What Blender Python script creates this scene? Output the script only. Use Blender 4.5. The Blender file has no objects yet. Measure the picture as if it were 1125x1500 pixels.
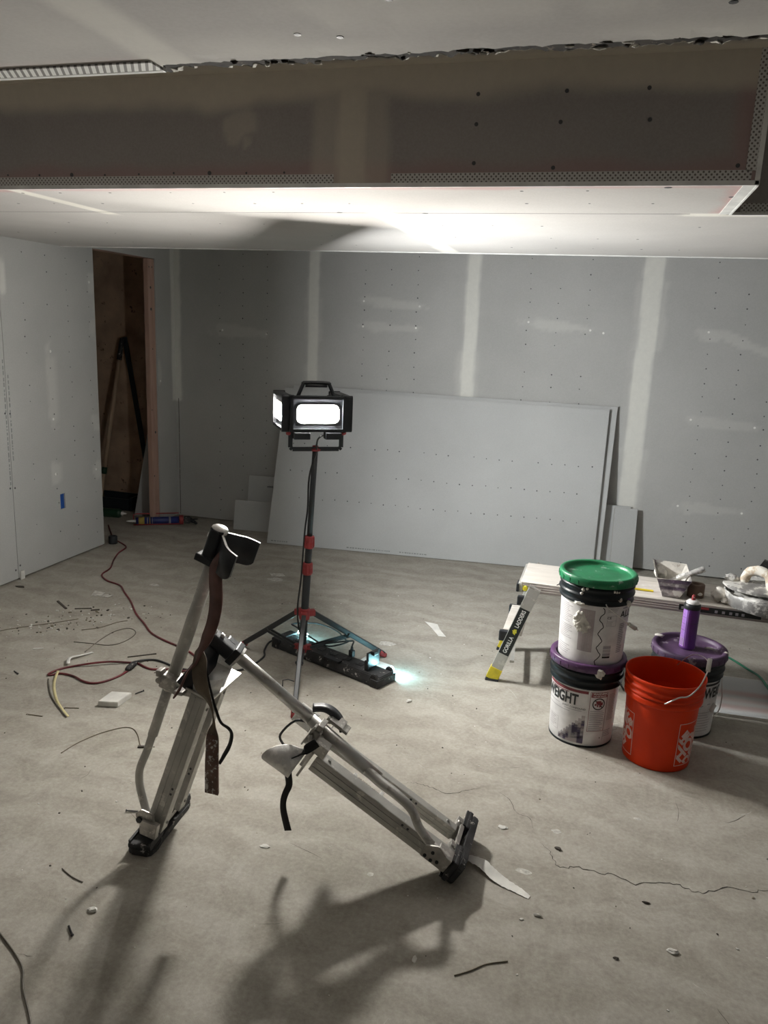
import bpy, bmesh, math, random
from mathutils import Vector, Matrix, noise
random.seed(7)
SC = bpy.context.scene
COL = SC.collection
V = Vector
PI = math.pi

# ------------------------------------------------------------------ materials
class NT:
    def __init__(self, name):
        self.m = bpy.data.materials.new(name); self.m.use_nodes = True
        self.t = self.m.node_tree; self.n = self.t.nodes; self.l = self.t.links
        self.b = self.n['Principled BSDF']
    def add(self, typ, **kw):
        x = self.n.new(typ)
        for k, v in kw.items():
            if k in x.inputs: x.inputs[k].default_value = v
            else: setattr(x, k, v)
        return x
    def link(self, a, b): self.l.new(a, b)
    def coord(self): return self.add('ShaderNodeTexCoord').outputs['Object']
    def noise(self, scale, detail=4, rough=.55, vec=None, dist=0):
        x = self.add('ShaderNodeTexNoise'); x.inputs['Scale'].default_value = scale
        x.inputs['Detail'].default_value = detail; x.inputs['Roughness'].default_value = rough
        x.inputs['Distortion'].default_value = dist
        self.link(vec if vec is not None else self.coord(), x.inputs['Vector'])
        return x.outputs['Fac']
    def ramp(self, fac, stops):
        r = self.add('ShaderNodeValToRGB'); e = r.color_ramp.elements
        e[0].position, e[0].color = stops[0][0], c4(stops[0][1])
        e[1].position, e[1].color = stops[-1][0], c4(stops[-1][1])
        for p, c in stops[1:-1]:
            k = e.new(p); k.color = c4(c)
        self.link(fac, r.inputs['Fac']); return r.outputs['Color']
    def mix(self, fac, a, b, mode='MIX'):
        x = self.add('ShaderNodeMix', data_type='RGBA', blend_type=mode)
        for s, v in ((x.inputs[0], fac), (x.inputs[6], a), (x.inputs[7], b)):
            if hasattr(v, 'links'): self.link(v, s)
            elif isinstance(v, (int, float)): s.default_value = v
            else: s.default_value = c4(v)
        return x.outputs[2]
    def math(self, op, a, b=0.0, clamp=False):
        x = self.add('ShaderNodeMath', operation=op, use_clamp=clamp)
        for s, v in ((x.inputs[0], a), (x.inputs[1], b)):
            if hasattr(v, 'links'): self.link(v, s)
            else: s.default_value = v
        return x.outputs[0]
    def attr(self, name):
        return self.add('ShaderNodeAttribute', attribute_name=name).outputs['Fac']
    def bump(self, h, strength=.2, dist=.002):
        x = self.add('ShaderNodeBump'); x.inputs['Strength'].default_value = strength
        x.inputs['Distance'].default_value = dist
        self.link(h, x.inputs['Height']); self.link(x.outputs['Normal'], self.b.inputs['Normal'])
    def out(self, col, rough=.7, metal=0.0, spec=None):
        if hasattr(col, 'links'): self.link(col, self.b.inputs['Base Color'])
        else: self.b.inputs['Base Color'].default_value = c4(col)
        if hasattr(rough, 'links'): self.link(rough, self.b.inputs['Roughness'])
        else: self.b.inputs['Roughness'].default_value = rough
        self.b.inputs['Metallic'].default_value = metal
        if spec is not None: self.b.inputs['Specular IOR Level'].default_value = spec
        return self.m
def c4(c): return (c[0], c[1], c[2], 1.0) if len(c) == 3 else tuple(c)

def mat(name, col, rough=.6, metal=0.0, var=.12, scale=14, splat=None, splat_amt=.6, splat_scale=30, bump=0.0, spec=None):
    t = NT(name)
    f = t.noise(scale, 5)
    lo = [max(0, c*(1-var*1.6)) for c in col]; hi = [min(1, c*(1+var)) for c in col]
    c = t.ramp(f, [(.3, lo), (.7, hi)])
    if splat:
        f2 = t.noise(splat_scale, 6, .65)
        k = t.ramp(f2, [(splat_amt-.03, (0,0,0)), (splat_amt+.03, (1,1,1))])
        c = t.mix(k, c, splat)
    if bump: t.bump(t.noise(scale*4, 4), bump)
    return t.out(c, rough, metal, spec)

def emis(name, col, strength):
    t = NT(name); t.b.inputs['Base Color'].default_value = (.9, .9, .9, 1)
    t.b.inputs['Emission Color'].default_value = c4(col)
    t.b.inputs['Emission Strength'].default_value = strength
    return t.m

def drywall_mat(name, gray=(.455, .458, .45), mud=(.74, .74, .70), pink=(.50, .36, .35)):
    t = NT(name)
    f = t.noise(2.2, 4); f2 = t.noise(160, 3)
    base = t.ramp(f, [(.3, [c*.94 for c in gray]), (.7, [c*1.05 for c in gray])])
    base = t.mix(.06, base, t.ramp(f2, [(.35, (.2,.2,.2)), (.65, (.7,.7,.7))]))
    base = t.mix(t.attr('pink'), base, pink)
    f3 = t.noise(28, 6, .7)
    k = t.math('MULTIPLY', t.attr('mud'), t.math('ADD', .72, t.math('MULTIPLY', f3, .5)), True)
    col = t.mix(k, base, mud)
    t.bump(t.noise(220, 3), .08, .001)
    return t.out(col, .85, 0, .25)

M = {}
M['drywall'] = drywall_mat('drywall_paper')
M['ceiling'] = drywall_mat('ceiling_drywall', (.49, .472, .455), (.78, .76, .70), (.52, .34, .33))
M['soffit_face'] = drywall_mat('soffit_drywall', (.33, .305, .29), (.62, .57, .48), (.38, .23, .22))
M['sheet'] = drywall_mat('sheet_paper', (.50, .51, .51), (.78, .78, .75))
M['screw'] = mat('screw_head', (.07, .07, .075), .6)
M['mud_dot'] = mat('compound_dot', (.85, .85, .82), .8)
M['gypsum'] = mat('gypsum_core', (.62, .60, .55), .9, bump=.4, scale=60)
M['tan_edge'] = mat('tan_tape_edge', (.50, .46, .40), .85)
M['void'] = mat('gap_dark', (.035, .028, .022), .95, var=.5, scale=40, splat=(.30, .25, .19), splat_amt=.62, splat_scale=50)  # near-black fill painted in for the shade inside open gaps
M['ink'] = mat('grey_print', (.26, .27, .27), .8)
M['white_bead'] = mat('white_bead', (.80, .80, .78), .45)

def floor_mat():
    t = NT('concrete_slab')
    co = t.coord()
    a = t.noise(1.1, 6, .6, dist=.6); b = t.noise(6.5, 8, .68, dist=1.2); c = t.noise(70, 5, .7)
    col = t.ramp(a, [(.28, (.325, .300, .255)), (.5, (.375, .352, .305)), (.72, (.43, .41, .365))])
    col = t.mix(.62, col, t.ramp(b, [(.32, (.235, .210, .170)), (.5, (.375, .350, .300)), (.68, (.50, .48, .43))]))
    col = t.mix(.34, col, t.ramp(c, [(.30, (.18, .165, .14)), (.55, (.40, .375, .33)), (.75, (.60, .58, .53))]))
    # trowel arcs
    w = t.add('ShaderNodeTexWave', wave_type='RINGS', wave_profile='SIN')
    w.inputs['Scale'].default_value = 1.6; w.inputs['Distortion'].default_value = 9
    w.inputs['Detail'].default_value = 5; w.inputs['Detail Scale'].default_value = 1.4
    t.link(co, w.inputs['Vector'])
    col = t.mix(.15, col, t.ramp(w.outputs['Fac'], [(.35, (.25, .23, .195)), (.8, (.52, .50, .455))]))
    # white gypsum dust smears
    d = t.noise(3.1, 9, .72, dist=2.2)
    k = t.ramp(d, [(.60, (0, 0, 0)), (.78, (.5, .5, .5))])
    col = t.mix(k, col, (.60, .59, .55))
    # reddish brown spots
    e = t.noise(13, 5, .6)
    k2 = t.ramp(e, [(.66, (0, 0, 0)), (.78, (.4, .4, .4))])
    col = t.mix(k2, col, (.24, .185, .145))
    hb = t.math('ADD', t.math('MULTIPLY', b, .7), t.math('MULTIPLY', c, .3))
    t.bump(hb, .5, .005)
    return t.out(col, .8, 0, .3)
M['floor'] = floor_mat()
M['crack'] = mat('crack', (.06, .052, .042), .95, var=.5, scale=60)
M['smear'] = mat('dry_smear', (.56, .55, .51), .9, var=.25, scale=60)

def perf_mat(name, base, hole, p, thr, slots=False):
    t = NT(name)
    s = t.add('ShaderNodeSeparateXYZ'); t.link(t.coord(), s.inputs[0])
    if slots:
        a = t.math('ADD', s.outputs[0], t.math('MULTIPLY', s.outputs[1], .6))
        f = t.math('SINE', t.math('MULTIPLY', a, 2*PI/p))
        k = t.math('GREATER_THAN', f, thr)
    else:
        a = t.math('SINE', t.math('MULTIPLY', s.outputs[0], 2*PI/p))
        b = t.math('SINE', t.math('MULTIPLY', t.math('ADD', s.outputs[2], s.outputs[1]), 2*PI/p))
        k = t.math('GREATER_THAN', t.math('MULTIPLY', a, b), thr)
    return t.out(t.mix(k, base, hole), .5)
M['perf'] = perf_mat('perforated_bead', (.60, .59, .57), (.16, .145, .135), .014, .34)
M['slots'] = perf_mat('slotted_bead', (.78, .78, .76), (.22, .21, .20), .014, .25, True)

def wood(name, c1, c2, sc=(6, 60, 60), splat=None, rough=.75):
    t = NT(name)
    mp = t.add('ShaderNodeMapping'); mp.inputs['Scale'].default_value = sc
    t.link(t.coord(), mp.inputs['Vector'])
    f = t.noise(1.0, 6, .6, vec=mp.outputs[0], dist=.5)
    c = t.ramp(f, [(.3, c1), (.7, c2)])
    if splat:
        k = t.ramp(t.noise(9, 7, .7), [(.55, (0,0,0)), (.68, (.8,.8,.8))])
        c = t.mix(k, c, splat)
    return t.out(c, rough)
M['stud'] = wood('stud_pine', (.40, .25, .20), (.50, .335, .27), (30, 30, 3))
M['plank'] = wood('dusty_plank', (.46, .425, .385), (.64, .60, .55), (4, 70, 70), (.70, .68, .64))
M['plank_side'] = wood('plank_side', (.32, .28, .26), (.45, .40, .38), (3, 40, 60))
M['pole_wood'] = wood('pole_wood', (.42, .30, .20), (.58, .45, .33), (40, 40, 4))
M['sill'] = mat('raw_lumber', (.50, .40, .28), .8)
M['board'] = mat('particle_board', (.54, .395, .285), .85, var=.2, scale=5, splat=(.20, .14, .10), splat_amt=.66, splat_scale=18)
M['alu'] = mat('worn_aluminium', (.56, .55, .53), .38, .85, .14, 9, (.42, .40, .37), .60, 22)
M['alu_dull'] = mat('dusty_aluminium', (.52, .51, .48), .5, .55, .15, 8, (.66, .64, .60), .60, 26)
M['steel'] = mat('dusty_steel', (.50, .48, .45), .42, .7, .2, 25, (.70, .68, .64), .58, 45)
M['bright'] = mat('bright_plate_lit_lip', (.70, .69, .67), .4, .25, .15, 20, (.80, .79, .76), .52, 30)
M['blackp'] = mat('black_plastic', (.018, .02, .024), .42, 0, .3, 20)
M['blackd'] = mat('dusty_black_rubber', (.03, .03, .032), .6, 0, .4, 15, (.42, .40, .37), .63, 40)
M['stand'] = mat('black_pole', (.028, .032, .036), .5, 0)
M['red'] = mat('red_plastic', (.34, .038, .042), .5)
M['leather'] = mat('brown_leather', (.135, .065, .055), .6, 0, .25, 18)
M['leather_spat'] = mat('spattered_leather', (.15, .085, .065), .65, 0, .25, 18, (.62, .60, .56), .57, 55)
M['olive'] = mat('worn_strap', (.15, .115, .080), .65, 0, .25, 18)
M['webbing'] = mat('black_webbing', (.012, .012, .013), .8)
M['cord_red'] = mat('red_cord', (.17, .028, .035), .5, 0, .5, 6)
M['cord_black'] = mat('black_cord', (.02, .021, .023), .45)
M['cord_dull'] = mat('grey_wire', (.16, .145, .12), .6)
M['cord_green'] = mat('green_cord', (.02, .16, .09), .45)
M['yellow_wire'] = mat('yellow_strip', (.62, .55, .30), .7)
M['white_paper'] = mat('white_paper', (.78, .77, .73), .8)
M['chip'] = mat('gypsum_chip', (.70, .69, .65), .9)
M['dark_scrap'] = mat('dark_scrap', (.07, .06, .05), .8)
M['straw'] = mat('dry_straw', (.20, .17, .125), .8)
M['white_plastic'] = mat('white_bucket', (.74, .72, .72), .42)
M['black_rim'] = mat('black_bucket', (.010, .014, .017), .38, spec=.25)
M['green_lid'] = mat('green_lid', (.012, .17, .068), .38, 0, .2, 9, (.30, .42, .34), .64, 26)
M['purple_lid'] = mat('purple_lid', (.085, .034, .10), .40, 0, .2, 9)
M['purple_dusty'] = mat('dusty_purple_lid', (.085, .046, .10), .5, 0, .25, 7, (.30, .26, .30), .64, 24)
M['orange'] = mat('orange_bucket', (.66, .040, .004), .42, 0, .05, 5, spec=.22)
M['print_pink'] = mat('logo_print', (.72, .50, .46), .6)
M['ink_black'] = mat('black_ink', (.02, .02, .022), .6)
M['ink_soft'] = mat('label_fine_print', (.47, .44, .45), .7)
M['ink_red'] = mat('maroon_ink', (.22, .035, .045), .6)
M['ink_mauve'] = mat('mauve_panel', (.44, .38, .39), .7)
M['ink_violet'] = mat('violet_ink', (.085, .065, .12), .6)
M['ink_grey'] = mat('grey_ink', (.36, .34, .37), .6)
M['mud'] = mat('dried_mud', (.66, .63, .58), .85, 0, .2, 20, (.34, .30, .25), .66, 30, bump=.5)
M['crust'] = mat('crusted_metal', (.42, .41, .40), .55, .25, .3, 12, (.80, .79, .76), .50, 18, bump=.4)
M['foil'] = mat('scratched_pan_steel', (.44, .41, .43), .32, .8, .4, 22, (.78, .77, .76), .56, 24, bump=.6)
M['cream_mud'] = mat('cream_mud', (.66, .55, .42), .8, 0, .2, 20, (.80, .77, .70), .50, 22, bump=.4)
M['brown_card'] = mat('brown_card', (.17, .115, .085), .8, 0, .2, 12)
M['yellow'] = mat('yellow_plastic', (.70, .55, .03), .5, 0, .15, 20, (.30, .28, .24), .66, 30)
M['leg_label'] = mat('black_label', (.015, .018, .017), .55)
M['white_ink'] = mat('white_ink', (.85, .86, .84), .6)
M['yellow_ink'] = mat('yellow_ink', (.75, .68, .05), .6)
M['spray_purple'] = mat('purple_can', (.15, .05, .26), .32, .3, .08, 6)
M['spray_light'] = mat('can_pale_stripe', (.42, .20, .62), .35, .2)
M['blue_tube'] = mat('blue_tube', (.018, .03, .16), .4)
M['blue_box'] = mat('blue_box', (.01, .07, .30), .5)
M['label_yellow'] = mat('tube_label', (.45, .33, .07), .6)
M['green_bottle'] = mat('green_bottle', (.02, .06, .032), .35)
M['tray'] = mat('dark_tray', (.02, .028, .034), .5)
M['copper'] = mat('copper_spring', (.40, .33, .28), .4, .7)
M['wire_steel'] = mat('wire_bail', (.66, .63, .60), .3, .9)
M['grip'] = mat('grip_white', (.62, .60, .57), .55)
M['led_front'] = emis('led_front', (1.0, .965, .90), 1020)
M['led_side'] = emis('led_side', (1.0, .965, .90), 500)
M['led_back'] = emis('led_back', (.97, .98, .97), 1060)
M['led_cyan'] = emis('led_cyan', (.42, .90, 1.0), 190)
M['led_soft'] = emis('led_soft', (.42, .90, 1.0), 70)
M['led_dim'] = emis('indicator_red', (1.0, .25, .12), 3)

# ------------------------------------------------------------------ mesh kit
def frame(a, hint=V((0, 0, 1))):
    a = V(a).normalized(); h = V(hint)
    if abs(a.dot(h.normalized())) > .98: h = V((1, 0, 0))
    x = h.cross(a).normalized(); y = a.cross(x).normalized()
    return x, y, a
def rotm(x, y, z): return Matrix((x, y, z)).transposed()
def spline(pts, n=6):
    P = [V(p) for p in pts]
    if len(P) < 3: return P
    out = []
    for i in range(len(P)-1):
        p0 = P[max(i-1, 0)]; p1 = P[i]; p2 = P[i+1]; p3 = P[min(i+2, len(P)-1)]
        for k in range(n):
            t = k/n
            out.append(.5*((2*p1)+(p2-p0)*t+(2*p0-5*p1+4*p2-p3)*t*t+(3*p1-p0-3*p2+p3)*t**3))
    out.append(P[-1]); return out

class B:
    def __init__(self): self.bm = bmesh.new()
    def _mi(self, faces, mi, smooth=False):
        for f in faces: f.material_index = mi; f.smooth = smooth
    def box(self, c, s, R=None, bevel=0.0, mi=0):
        bm = self.bm; c = V(c); vs = []
        for dx in (-.5, .5):
            for dy in (-.5, .5):
                for dz in (-.5, .5):
                    p = V((dx*s[0], dy*s[1], dz*s[2]))
                    vs.append(bm.verts.new((R @ p if R else p)+c))
        idx = [(0,1,3,2), (4,6,7,5), (0,4,5,1), (2,3,7,6), (0,2,6,4), (1,5,7,3)]
        fs = [bm.faces.new([vs[i] for i in q]) for q in idx]
        self._mi(fs, mi)
        if bevel > 0:
            es = list({e for f in fs for e in f.edges})
            r = bmesh.ops.bevel(bm, geom=es, offset=bevel, segments=2, profile=.6, affect='EDGES')
            self._mi(r['faces'], mi)
        return self
    def box2(self, lo, hi, bevel=0.0, mi=0):
        lo, hi = V(lo), V(hi); return self.box((lo+hi)/2, hi-lo, None, bevel, mi)
    def bar(self, a, b, w, h, hint=(0, 0, 1), bevel=0.0, mi=0):
        a, b = V(a), V(b); x, y, z = frame(b-a, hint)
        return self.box((a+b)/2, (w, h, (b-a).length), rotm(x, y, z), bevel, mi)
    def tube(self, pts, r, seg=12, mi=0, sm=True, n=0, flat=1.0):
        P = spline(pts, n) if n else [V(p) for p in pts]
        m = len(P); bm = self.bm
        if isinstance(r, (list, tuple)):
            rr = []
            for i in range(m):
                t = i/(m-1)*(len(r)-1); k = min(int(t), len(r)-2)
                rr.append(r[k]+(r[k+1]-r[k])*(t-k))
        else: rr = [r]*m
        rings = []; x = None
        for i in range(m):
            d = (P[min(i+1, m-1)]-P[max(i-1, 0)]).normalized()
            if x is None: x, y, _ = frame(d)
            else:
                x = (x-d*x.dot(d))
                x = x.normalized() if x.length > 1e-6 else frame(d)[0]
                y = d.cross(x)
            rings.append([bm.verts.new(P[i]+(x*math.cos(2*PI*k/seg)+y*flat*math.sin(2*PI*k/seg))*rr[i]) for k in range(seg)])
        for i in range(m-1):
            for k in range(seg):
                f = bm.faces.new((rings[i][k], rings[i][(k+1) % seg], rings[i+1][(k+1) % seg], rings[i+1][k]))
                f.material_index = mi; f.smooth = sm
        self._mi([bm.faces.new(rings[0][::-1]), bm.faces.new(rings[-1])], mi)
        return self
    def lathe(self, prof, c=(0, 0, 0), axis=(0, 0, 1), seg=48, mi=0, sm=True, mis=None, hint=(0, 1, 0)):
        bm = self.bm; x, y, z = frame(axis, hint); c = V(c); rings = []
        for (r, h) in prof:
            if r < 1e-6: rings.append([bm.verts.new(c+z*h)])
            else: rings.append([bm.verts.new(c+z*h+(x*math.cos(2*PI*k/seg)+y*math.sin(2*PI*k/seg))*r) for k in range(seg)])
        for i in range(len(rings)-1):
            a, b = rings[i], rings[i+1]
            for k in range(seg):
                k2 = (k+1) % seg
                if len(a) == 1 and len(b) == 1: continue
                if len(a) == 1: q = (a[0], b[k2], b[k])
                elif len(b) == 1: q = (a[k], a[k2], b[0])
                else: q = (a[k], a[k2], b[k2], b[k])
                f = bm.faces.new(q); f.smooth = sm; f.material_index = mis[i] if mis else mi
        return self
    def prism(self, poly, o, x, y, depth, mi=0, bevel=0.0, sm=False):
        """polygon in plane (x,y) at o, extruded symmetric along x cross y"""
        bm = self.bm; o, x, y = V(o), V(x).normalized(), V(y).normalized(); z = x.cross(y).normalized()
        A = [bm.verts.new(o+x*p[0]+y*p[1]+z*depth/2) for p in poly]
        C = [bm.verts.new(o+x*p[0]+y*p[1]-z*depth/2) for p in poly]
        n = len(poly); fs = [bm.faces.new(A), bm.faces.new(C[::-1])]
        for i in range(n): fs.append(bm.faces.new((A[(i+1) % n], A[i], C[i], C[(i+1) % n])))
        self._mi(fs, mi, sm)
        if bevel > 0:
            es = list({e for f in fs for e in f.edges})
            r = bmesh.ops.bevel(bm, geom=es, offset=bevel, segments=2, affect='EDGES'); self._mi(r['faces'], mi)
        return self
    def strap(self, pts, wid, w, th=.003, mi=0, n=6):
        """ribbon along pts; wid: list of width directions; w: list or number"""
        P = spline(pts, n); m = len(P); bm = self.bm; rings = []
        wl = [V(a) for a in wid] if not isinstance(wid[0], (int, float)) else [V(wid)]*2
        ww = w if isinstance(w, (list, tuple)) else [w, w]
        for i in range(m):
            t = i/(m-1)
            def lerp(L):
                u = t*(len(L)-1); k = min(int(u), len(L)-2); return L[k]*(1-(u-k))+L[k+1]*(u-k)
            d = (P[min(i+1, m-1)]-P[max(i-1, 0)]).normalized()
            a = lerp(wl); a = (a-d*a.dot(d)).normalized(); b = d.cross(a)
            h = lerp(ww)/2
            rings.append([bm.verts.new(P[i]+a*sx*h+b*sy*th/2) for sx, sy in ((-1,-1), (1,-1), (1,1), (-1,1))])
        for i in range(m-1):
            for k in range(4):
                f = bm.faces.new((rings[i][k], rings[i][(k+1) % 4], rings[i+1][(k+1) % 4], rings[i+1][k]))
                f.material_index = mi; f.smooth = True
        self._mi([bm.faces.new(rings[0][::-1]), bm.faces.new(rings[-1])], mi)
        return self
    def disc(self, c, nrm, r, mi=0, seg=10, th=.0015):
        return self.lathe([(0, th), (r, th*.6), (r, 0), (0, 0)], c, nrm, seg, mi, False)
    def blob(self, c, r, sq=(1, 1, 1), amp=.35, fr=1.6, mi=0, sub=3, R=None):
        bm = self.bm; g = bmesh.ops.create_icosphere(bm, subdivisions=sub, radius=1.0); sd = V((random.random()*50, random.random()*50, 3))
        for v in g['verts']:
            k = 1+amp*noise.noise(v.co*fr+sd)
            p = V((v.co.x*k*r*sq[0], v.co.y*k*r*sq[1], v.co.z*k*r*sq[2]))
            v.co = (R @ p if R else p)+V(c)
        for f in {f for v in g['verts'] for f in v.link_faces}: f.material_index = mi; f.smooth = True
        return self
    def floor_line(self, pts, w, z, mi=0, jit=.4, n=3):
        """thin flat jagged line lying on a horizontal plane"""
        P = spline([(p[0], p[1], z) for p in pts], n); bm = self.bm; m = len(P); L = []
        for i in range(m):
            d = (P[min(i+1, m-1)]-P[max(i-1, 0)]).normalized(); s = V((-d.y, d.x, 0))
            j = s*random.uniform(-w, w)*jit*2; t = min(1, 4*min(i, m-1-i)/m+.15)
            ww = w*t*random.uniform(.5, 1.3)
            L.append((bm.verts.new(P[i]+j+s*ww/2), bm.verts.new(P[i]+j-s*ww/2)))
        for i in range(m-1):
            f = bm.faces.new((L[i][0], L[i][1], L[i+1][1], L[i+1][0])); f.material_index = mi
            f.normal_update()
            if f.normal.z < 0: f.normal_flip()
        return self
    def flat(self, poly, mi=0):
        f = self.bm.faces.new([self.bm.verts.new(p) for p in poly]); f.material_index = mi; return self
    def build(self, name, mats, parent=None, loc=None):
        bmesh.ops.recalc_face_normals(self.bm, faces=self.bm.faces)
        me = bpy.data.meshes.new(name); 
        root = parent
        while root is not None and root.parent is not None: root = root.parent
        off = V(root.location) if root is not None else (V(loc) if loc is not None else V((0, 0, 0)))
        bmesh.ops.translate(self.bm, verts=self.bm.verts, vec=-off)
        self.bm.to_mesh(me); self.bm.free()
        for m in (mats if isinstance(mats, (list, tuple)) else [mats]): me.materials.append(M[m] if isinstance(m, str) else m)
        o = bpy.data.objects.new(name, me); COL.objects.link(o)
        if parent is not None: o.parent = parent
        elif loc is not None: o.location = loc
        return o

def tag(o, label, cat, group=None, kind=None):
    o['label'] = label; o['category'] = cat
    if group: o['group'] = group
    if kind: o['kind'] = kind
    return o
def thing(name, loc, label, cat, group=None):
    o = bpy.data.objects.new(name, None); o.location = loc; o.empty_display_size = .05
    COL.objects.link(o); return tag(o, label, cat, group)
def struct(o, label=None):
    o['kind'] = 'structure'
    if label: o['label'] = label; o['category'] = 'room part'
    return o

def text_bm(body, size, bold=0.0, space=1.0, width=1.0):
    cu = bpy.data.curves.new('lettering', 'FONT'); cu.body = body; cu.size = size; cu.offset = bold
    cu.align_x = 'CENTER'; cu.align_y = 'CENTER'; cu.space_character = space; cu.resolution_u = 3
    ob = bpy.data.objects.new('lettering', cu); COL.objects.link(ob)
    bpy.context.view_layer.update()
    me = bpy.data.meshes.new_from_object(ob.evaluated_get(bpy.context.evaluated_depsgraph_get()))
    bm = bmesh.new(); bm.from_mesh(me)
    bpy.data.objects.remove(ob); bpy.data.curves.remove(cu); bpy.data.meshes.remove(me)
    bmesh.ops.triangulate(bm, faces=bm.faces)
    for v in bm.verts: v.co.x *= width
    return bm
def add_text(b, body, size, fn, mi, bold=0.0, rot=0.0, at=(0, 0), sub=0, space=1.0, width=1.0, clip=None):
    bm = text_bm(body, size, bold, space, width)
    if sub: bmesh.ops.subdivide_edges(bm, edges=bm.edges, cuts=sub, use_grid_fill=False); bmesh.ops.triangulate(bm, faces=bm.faces)
    cr, sr = math.cos(rot), math.sin(rot); mp = {}
    for v in bm.verts: v.co = V((at[0]+v.co.x*cr-v.co.y*sr, at[1]+v.co.x*sr+v.co.y*cr, 0))
    if clip:
        for co_, no in (((clip[0], 0, 0), (-1, 0, 0)), ((clip[1], 0, 0), (1, 0, 0)), ((0, clip[2], 0), (0, -1, 0)), ((0, clip[3], 0), (0, 1, 0))):
            bmesh.ops.bisect_plane(bm, geom=bm.verts[:]+bm.edges[:]+bm.faces[:], plane_co=co_, plane_no=no, clear_outer=True)
    for v in bm.verts:
        mp[v] = b.bm.verts.new(fn(v.co.x, v.co.y))
    for f in bm.faces:
        try: g = b.bm.faces.new([mp[v] for v in f.verts]); g.material_index = mi
        except ValueError: pass
    bm.free()

# ------------------------------------------------------------------ room shell
XL, D, YE, HB, YF, Y2, XR, YN, HC = -3.43, 5.753, 4.419, 2.0526, 2.429, 2.967, .327, 1.288, 2.385
XR_WALL, Y_REAR = 3.0, -2.6
def nz(a, b, s=1.0, seed=0.0): return noise.noise(V((a*s+seed, b*s-seed*.7, seed*1.3)))
def sstep(a, b, x):
    if a == b: return float(x >= a)
    t = max(0., min(1., (x-a)/(b-a))); return t*t*(3-2*t)
def strip(u, c, w, feather, wob=0.0):
    return 1-sstep(w/2-feather, w/2+feather, abs(u-c+wob))
def patch(u, v, c, half, ang=0.0, feather=.02):
    du, dv = u-c[0], v-c[1]; ca, sa = math.cos(ang), math.sin(ang)
    a, b = du*ca+dv*sa, -du*sa+dv*ca
    k = ((abs(a)/half[0])**3+(abs(b)/half[1]*(1+.25*math.sin(a*9)))**3)**(1/3)+.34*nz(u, v, 13, 3)+.18*nz(u, v, 40, 5)
    return 1-sstep(.72, 1.08, k)

def lin(a, b, step):
    n = max(1, int(round((b-a)/step))); return [a+(b-a)*i/n for i in range(n+1)]
def grid_wall(name, us, vs, P, fns, mats, hole=None, extra=None, facing=None):
    """grid of cells (u,v)->P(u,v), float attributes from fns, optional holes, extra geometry"""
    b = B(); bm = b.bm
    lay = {k: bm.verts.layers.float.new(k) for k in ('mud', 'pink')}
    G = [[None]*len(vs) for _ in us]
    def gv(i, j):
        if G[i][j] is None:
            v = bm.verts.new(P(us[i], vs[j]))
            for k, fn in fns.items(): v[lay[k]] = fn(us[i], vs[j])
            G[i][j] = v
        return G[i][j]
    for i in range(len(us)-1):
        for j in range(len(vs)-1):
            uc, vc = (us[i]+us[i+1])/2, (vs[j]+vs[j+1])/2
            if hole and hole(uc, vc): continue
            f = bm.faces.new((gv(i, j), gv(i+1, j), gv(i+1, j+1), gv(i, j+1)))
            if facing is not None:
                f.normal_update()
                if f.normal.dot(facing) < 0: f.normal_flip()
    if extra: extra(b)
    me = bpy.data.meshes.new(name); bm.to_mesh(me); bm.free()
    for m in mats: me.materials.append(M[m])
    o = bpy.data.objects.new(name, me); COL.objects.link(o); return o

# floor: slab with cracks and dried smears
b = B(); b.box2((-6.2, Y_REAR-.1, -.12), (XR_WALL+.1, 6.2, 0))
crack1 = [(-.07,2.332),(-.03,2.307),(-.016,2.252),(.016,2.231),(.055,2.248),(.111,2.242),(.165,2.247),(.235,2.228),(.304,2.264),(.358,2.269),(.401,2.254),(.454,2.266),(.526,2.312),(.578,2.313),(.629,2.335),(.8,2.36),(1.1,2.47)]
crack0 = [(-.242,2.583),(-.195,2.544),(-.159,2.475),(-.112,2.453),(-.09,2.39)]
crack2 = [(-.582,2.511),(-.549,2.526),(-.516,2.526),(-.478,2.52),(-.439,2.508),(-.409,2.503),(-.377,2.524),(-.346,2.551),(-.3,2.575)]
b.floor_line(crack1, .0035, .0006, 1, 1.0, 5); b.floor_line(crack0, .0015, .0006, 1, .8, 4); b.floor_line(crack2, .0022, .0006, 1, .9, 5)
b.floor_line([(-1.95,4.93),(-2.4,4.98),(-2.9,4.93)], .002, .0006, 1, .6, 6)
for _ in range(46):       # short trowel scores
    x, y = random.uniform(-2.4, 1.0), random.uniform(1.4, 4.2); a = random.uniform(0, PI); L = random.uniform(.03, .14)
    b.floor_line([(x, y), (x+L*.5*math.cos(a)+.008, y+L*.5*math.sin(a)), (x+L*math.cos(a), y+L*math.sin(a))], random.uniform(.001, .002), .0006, 1 if random.random() < .6 else 2, .6, 3)
def smear(b, c, r, mi, z=.0007, n=22):
    sd = random.random()*30
    b.flat([(c[0]+r*math.cos(2*PI*k/n)*(1+.55*noise.noise(V((math.cos(2*PI*k/n)*1.4+sd, math.sin(2*PI*k/n)*1.4, sd)))),
             c[1]+.7*r*math.sin(2*PI*k/n)*(1+.55*noise.noise(V((math.cos(2*PI*k/n)*1.4+sd+9, math.sin(2*PI*k/n)*1.4, sd)))), z) for k in range(n)], mi)
for x, y, r in [(-1.97,4.50,.05),(-.016,2.411,.016),(-.1,2.17,.02),(-1.0,3.75,.04),(.25,2.58,.012),(-2.62,4.1,.03),(-.55,2.0,.012)]: smear(b, (x, y), r, 2)
struct(b.build('floor', ['floor', 'crack', 'smear']))

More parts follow.
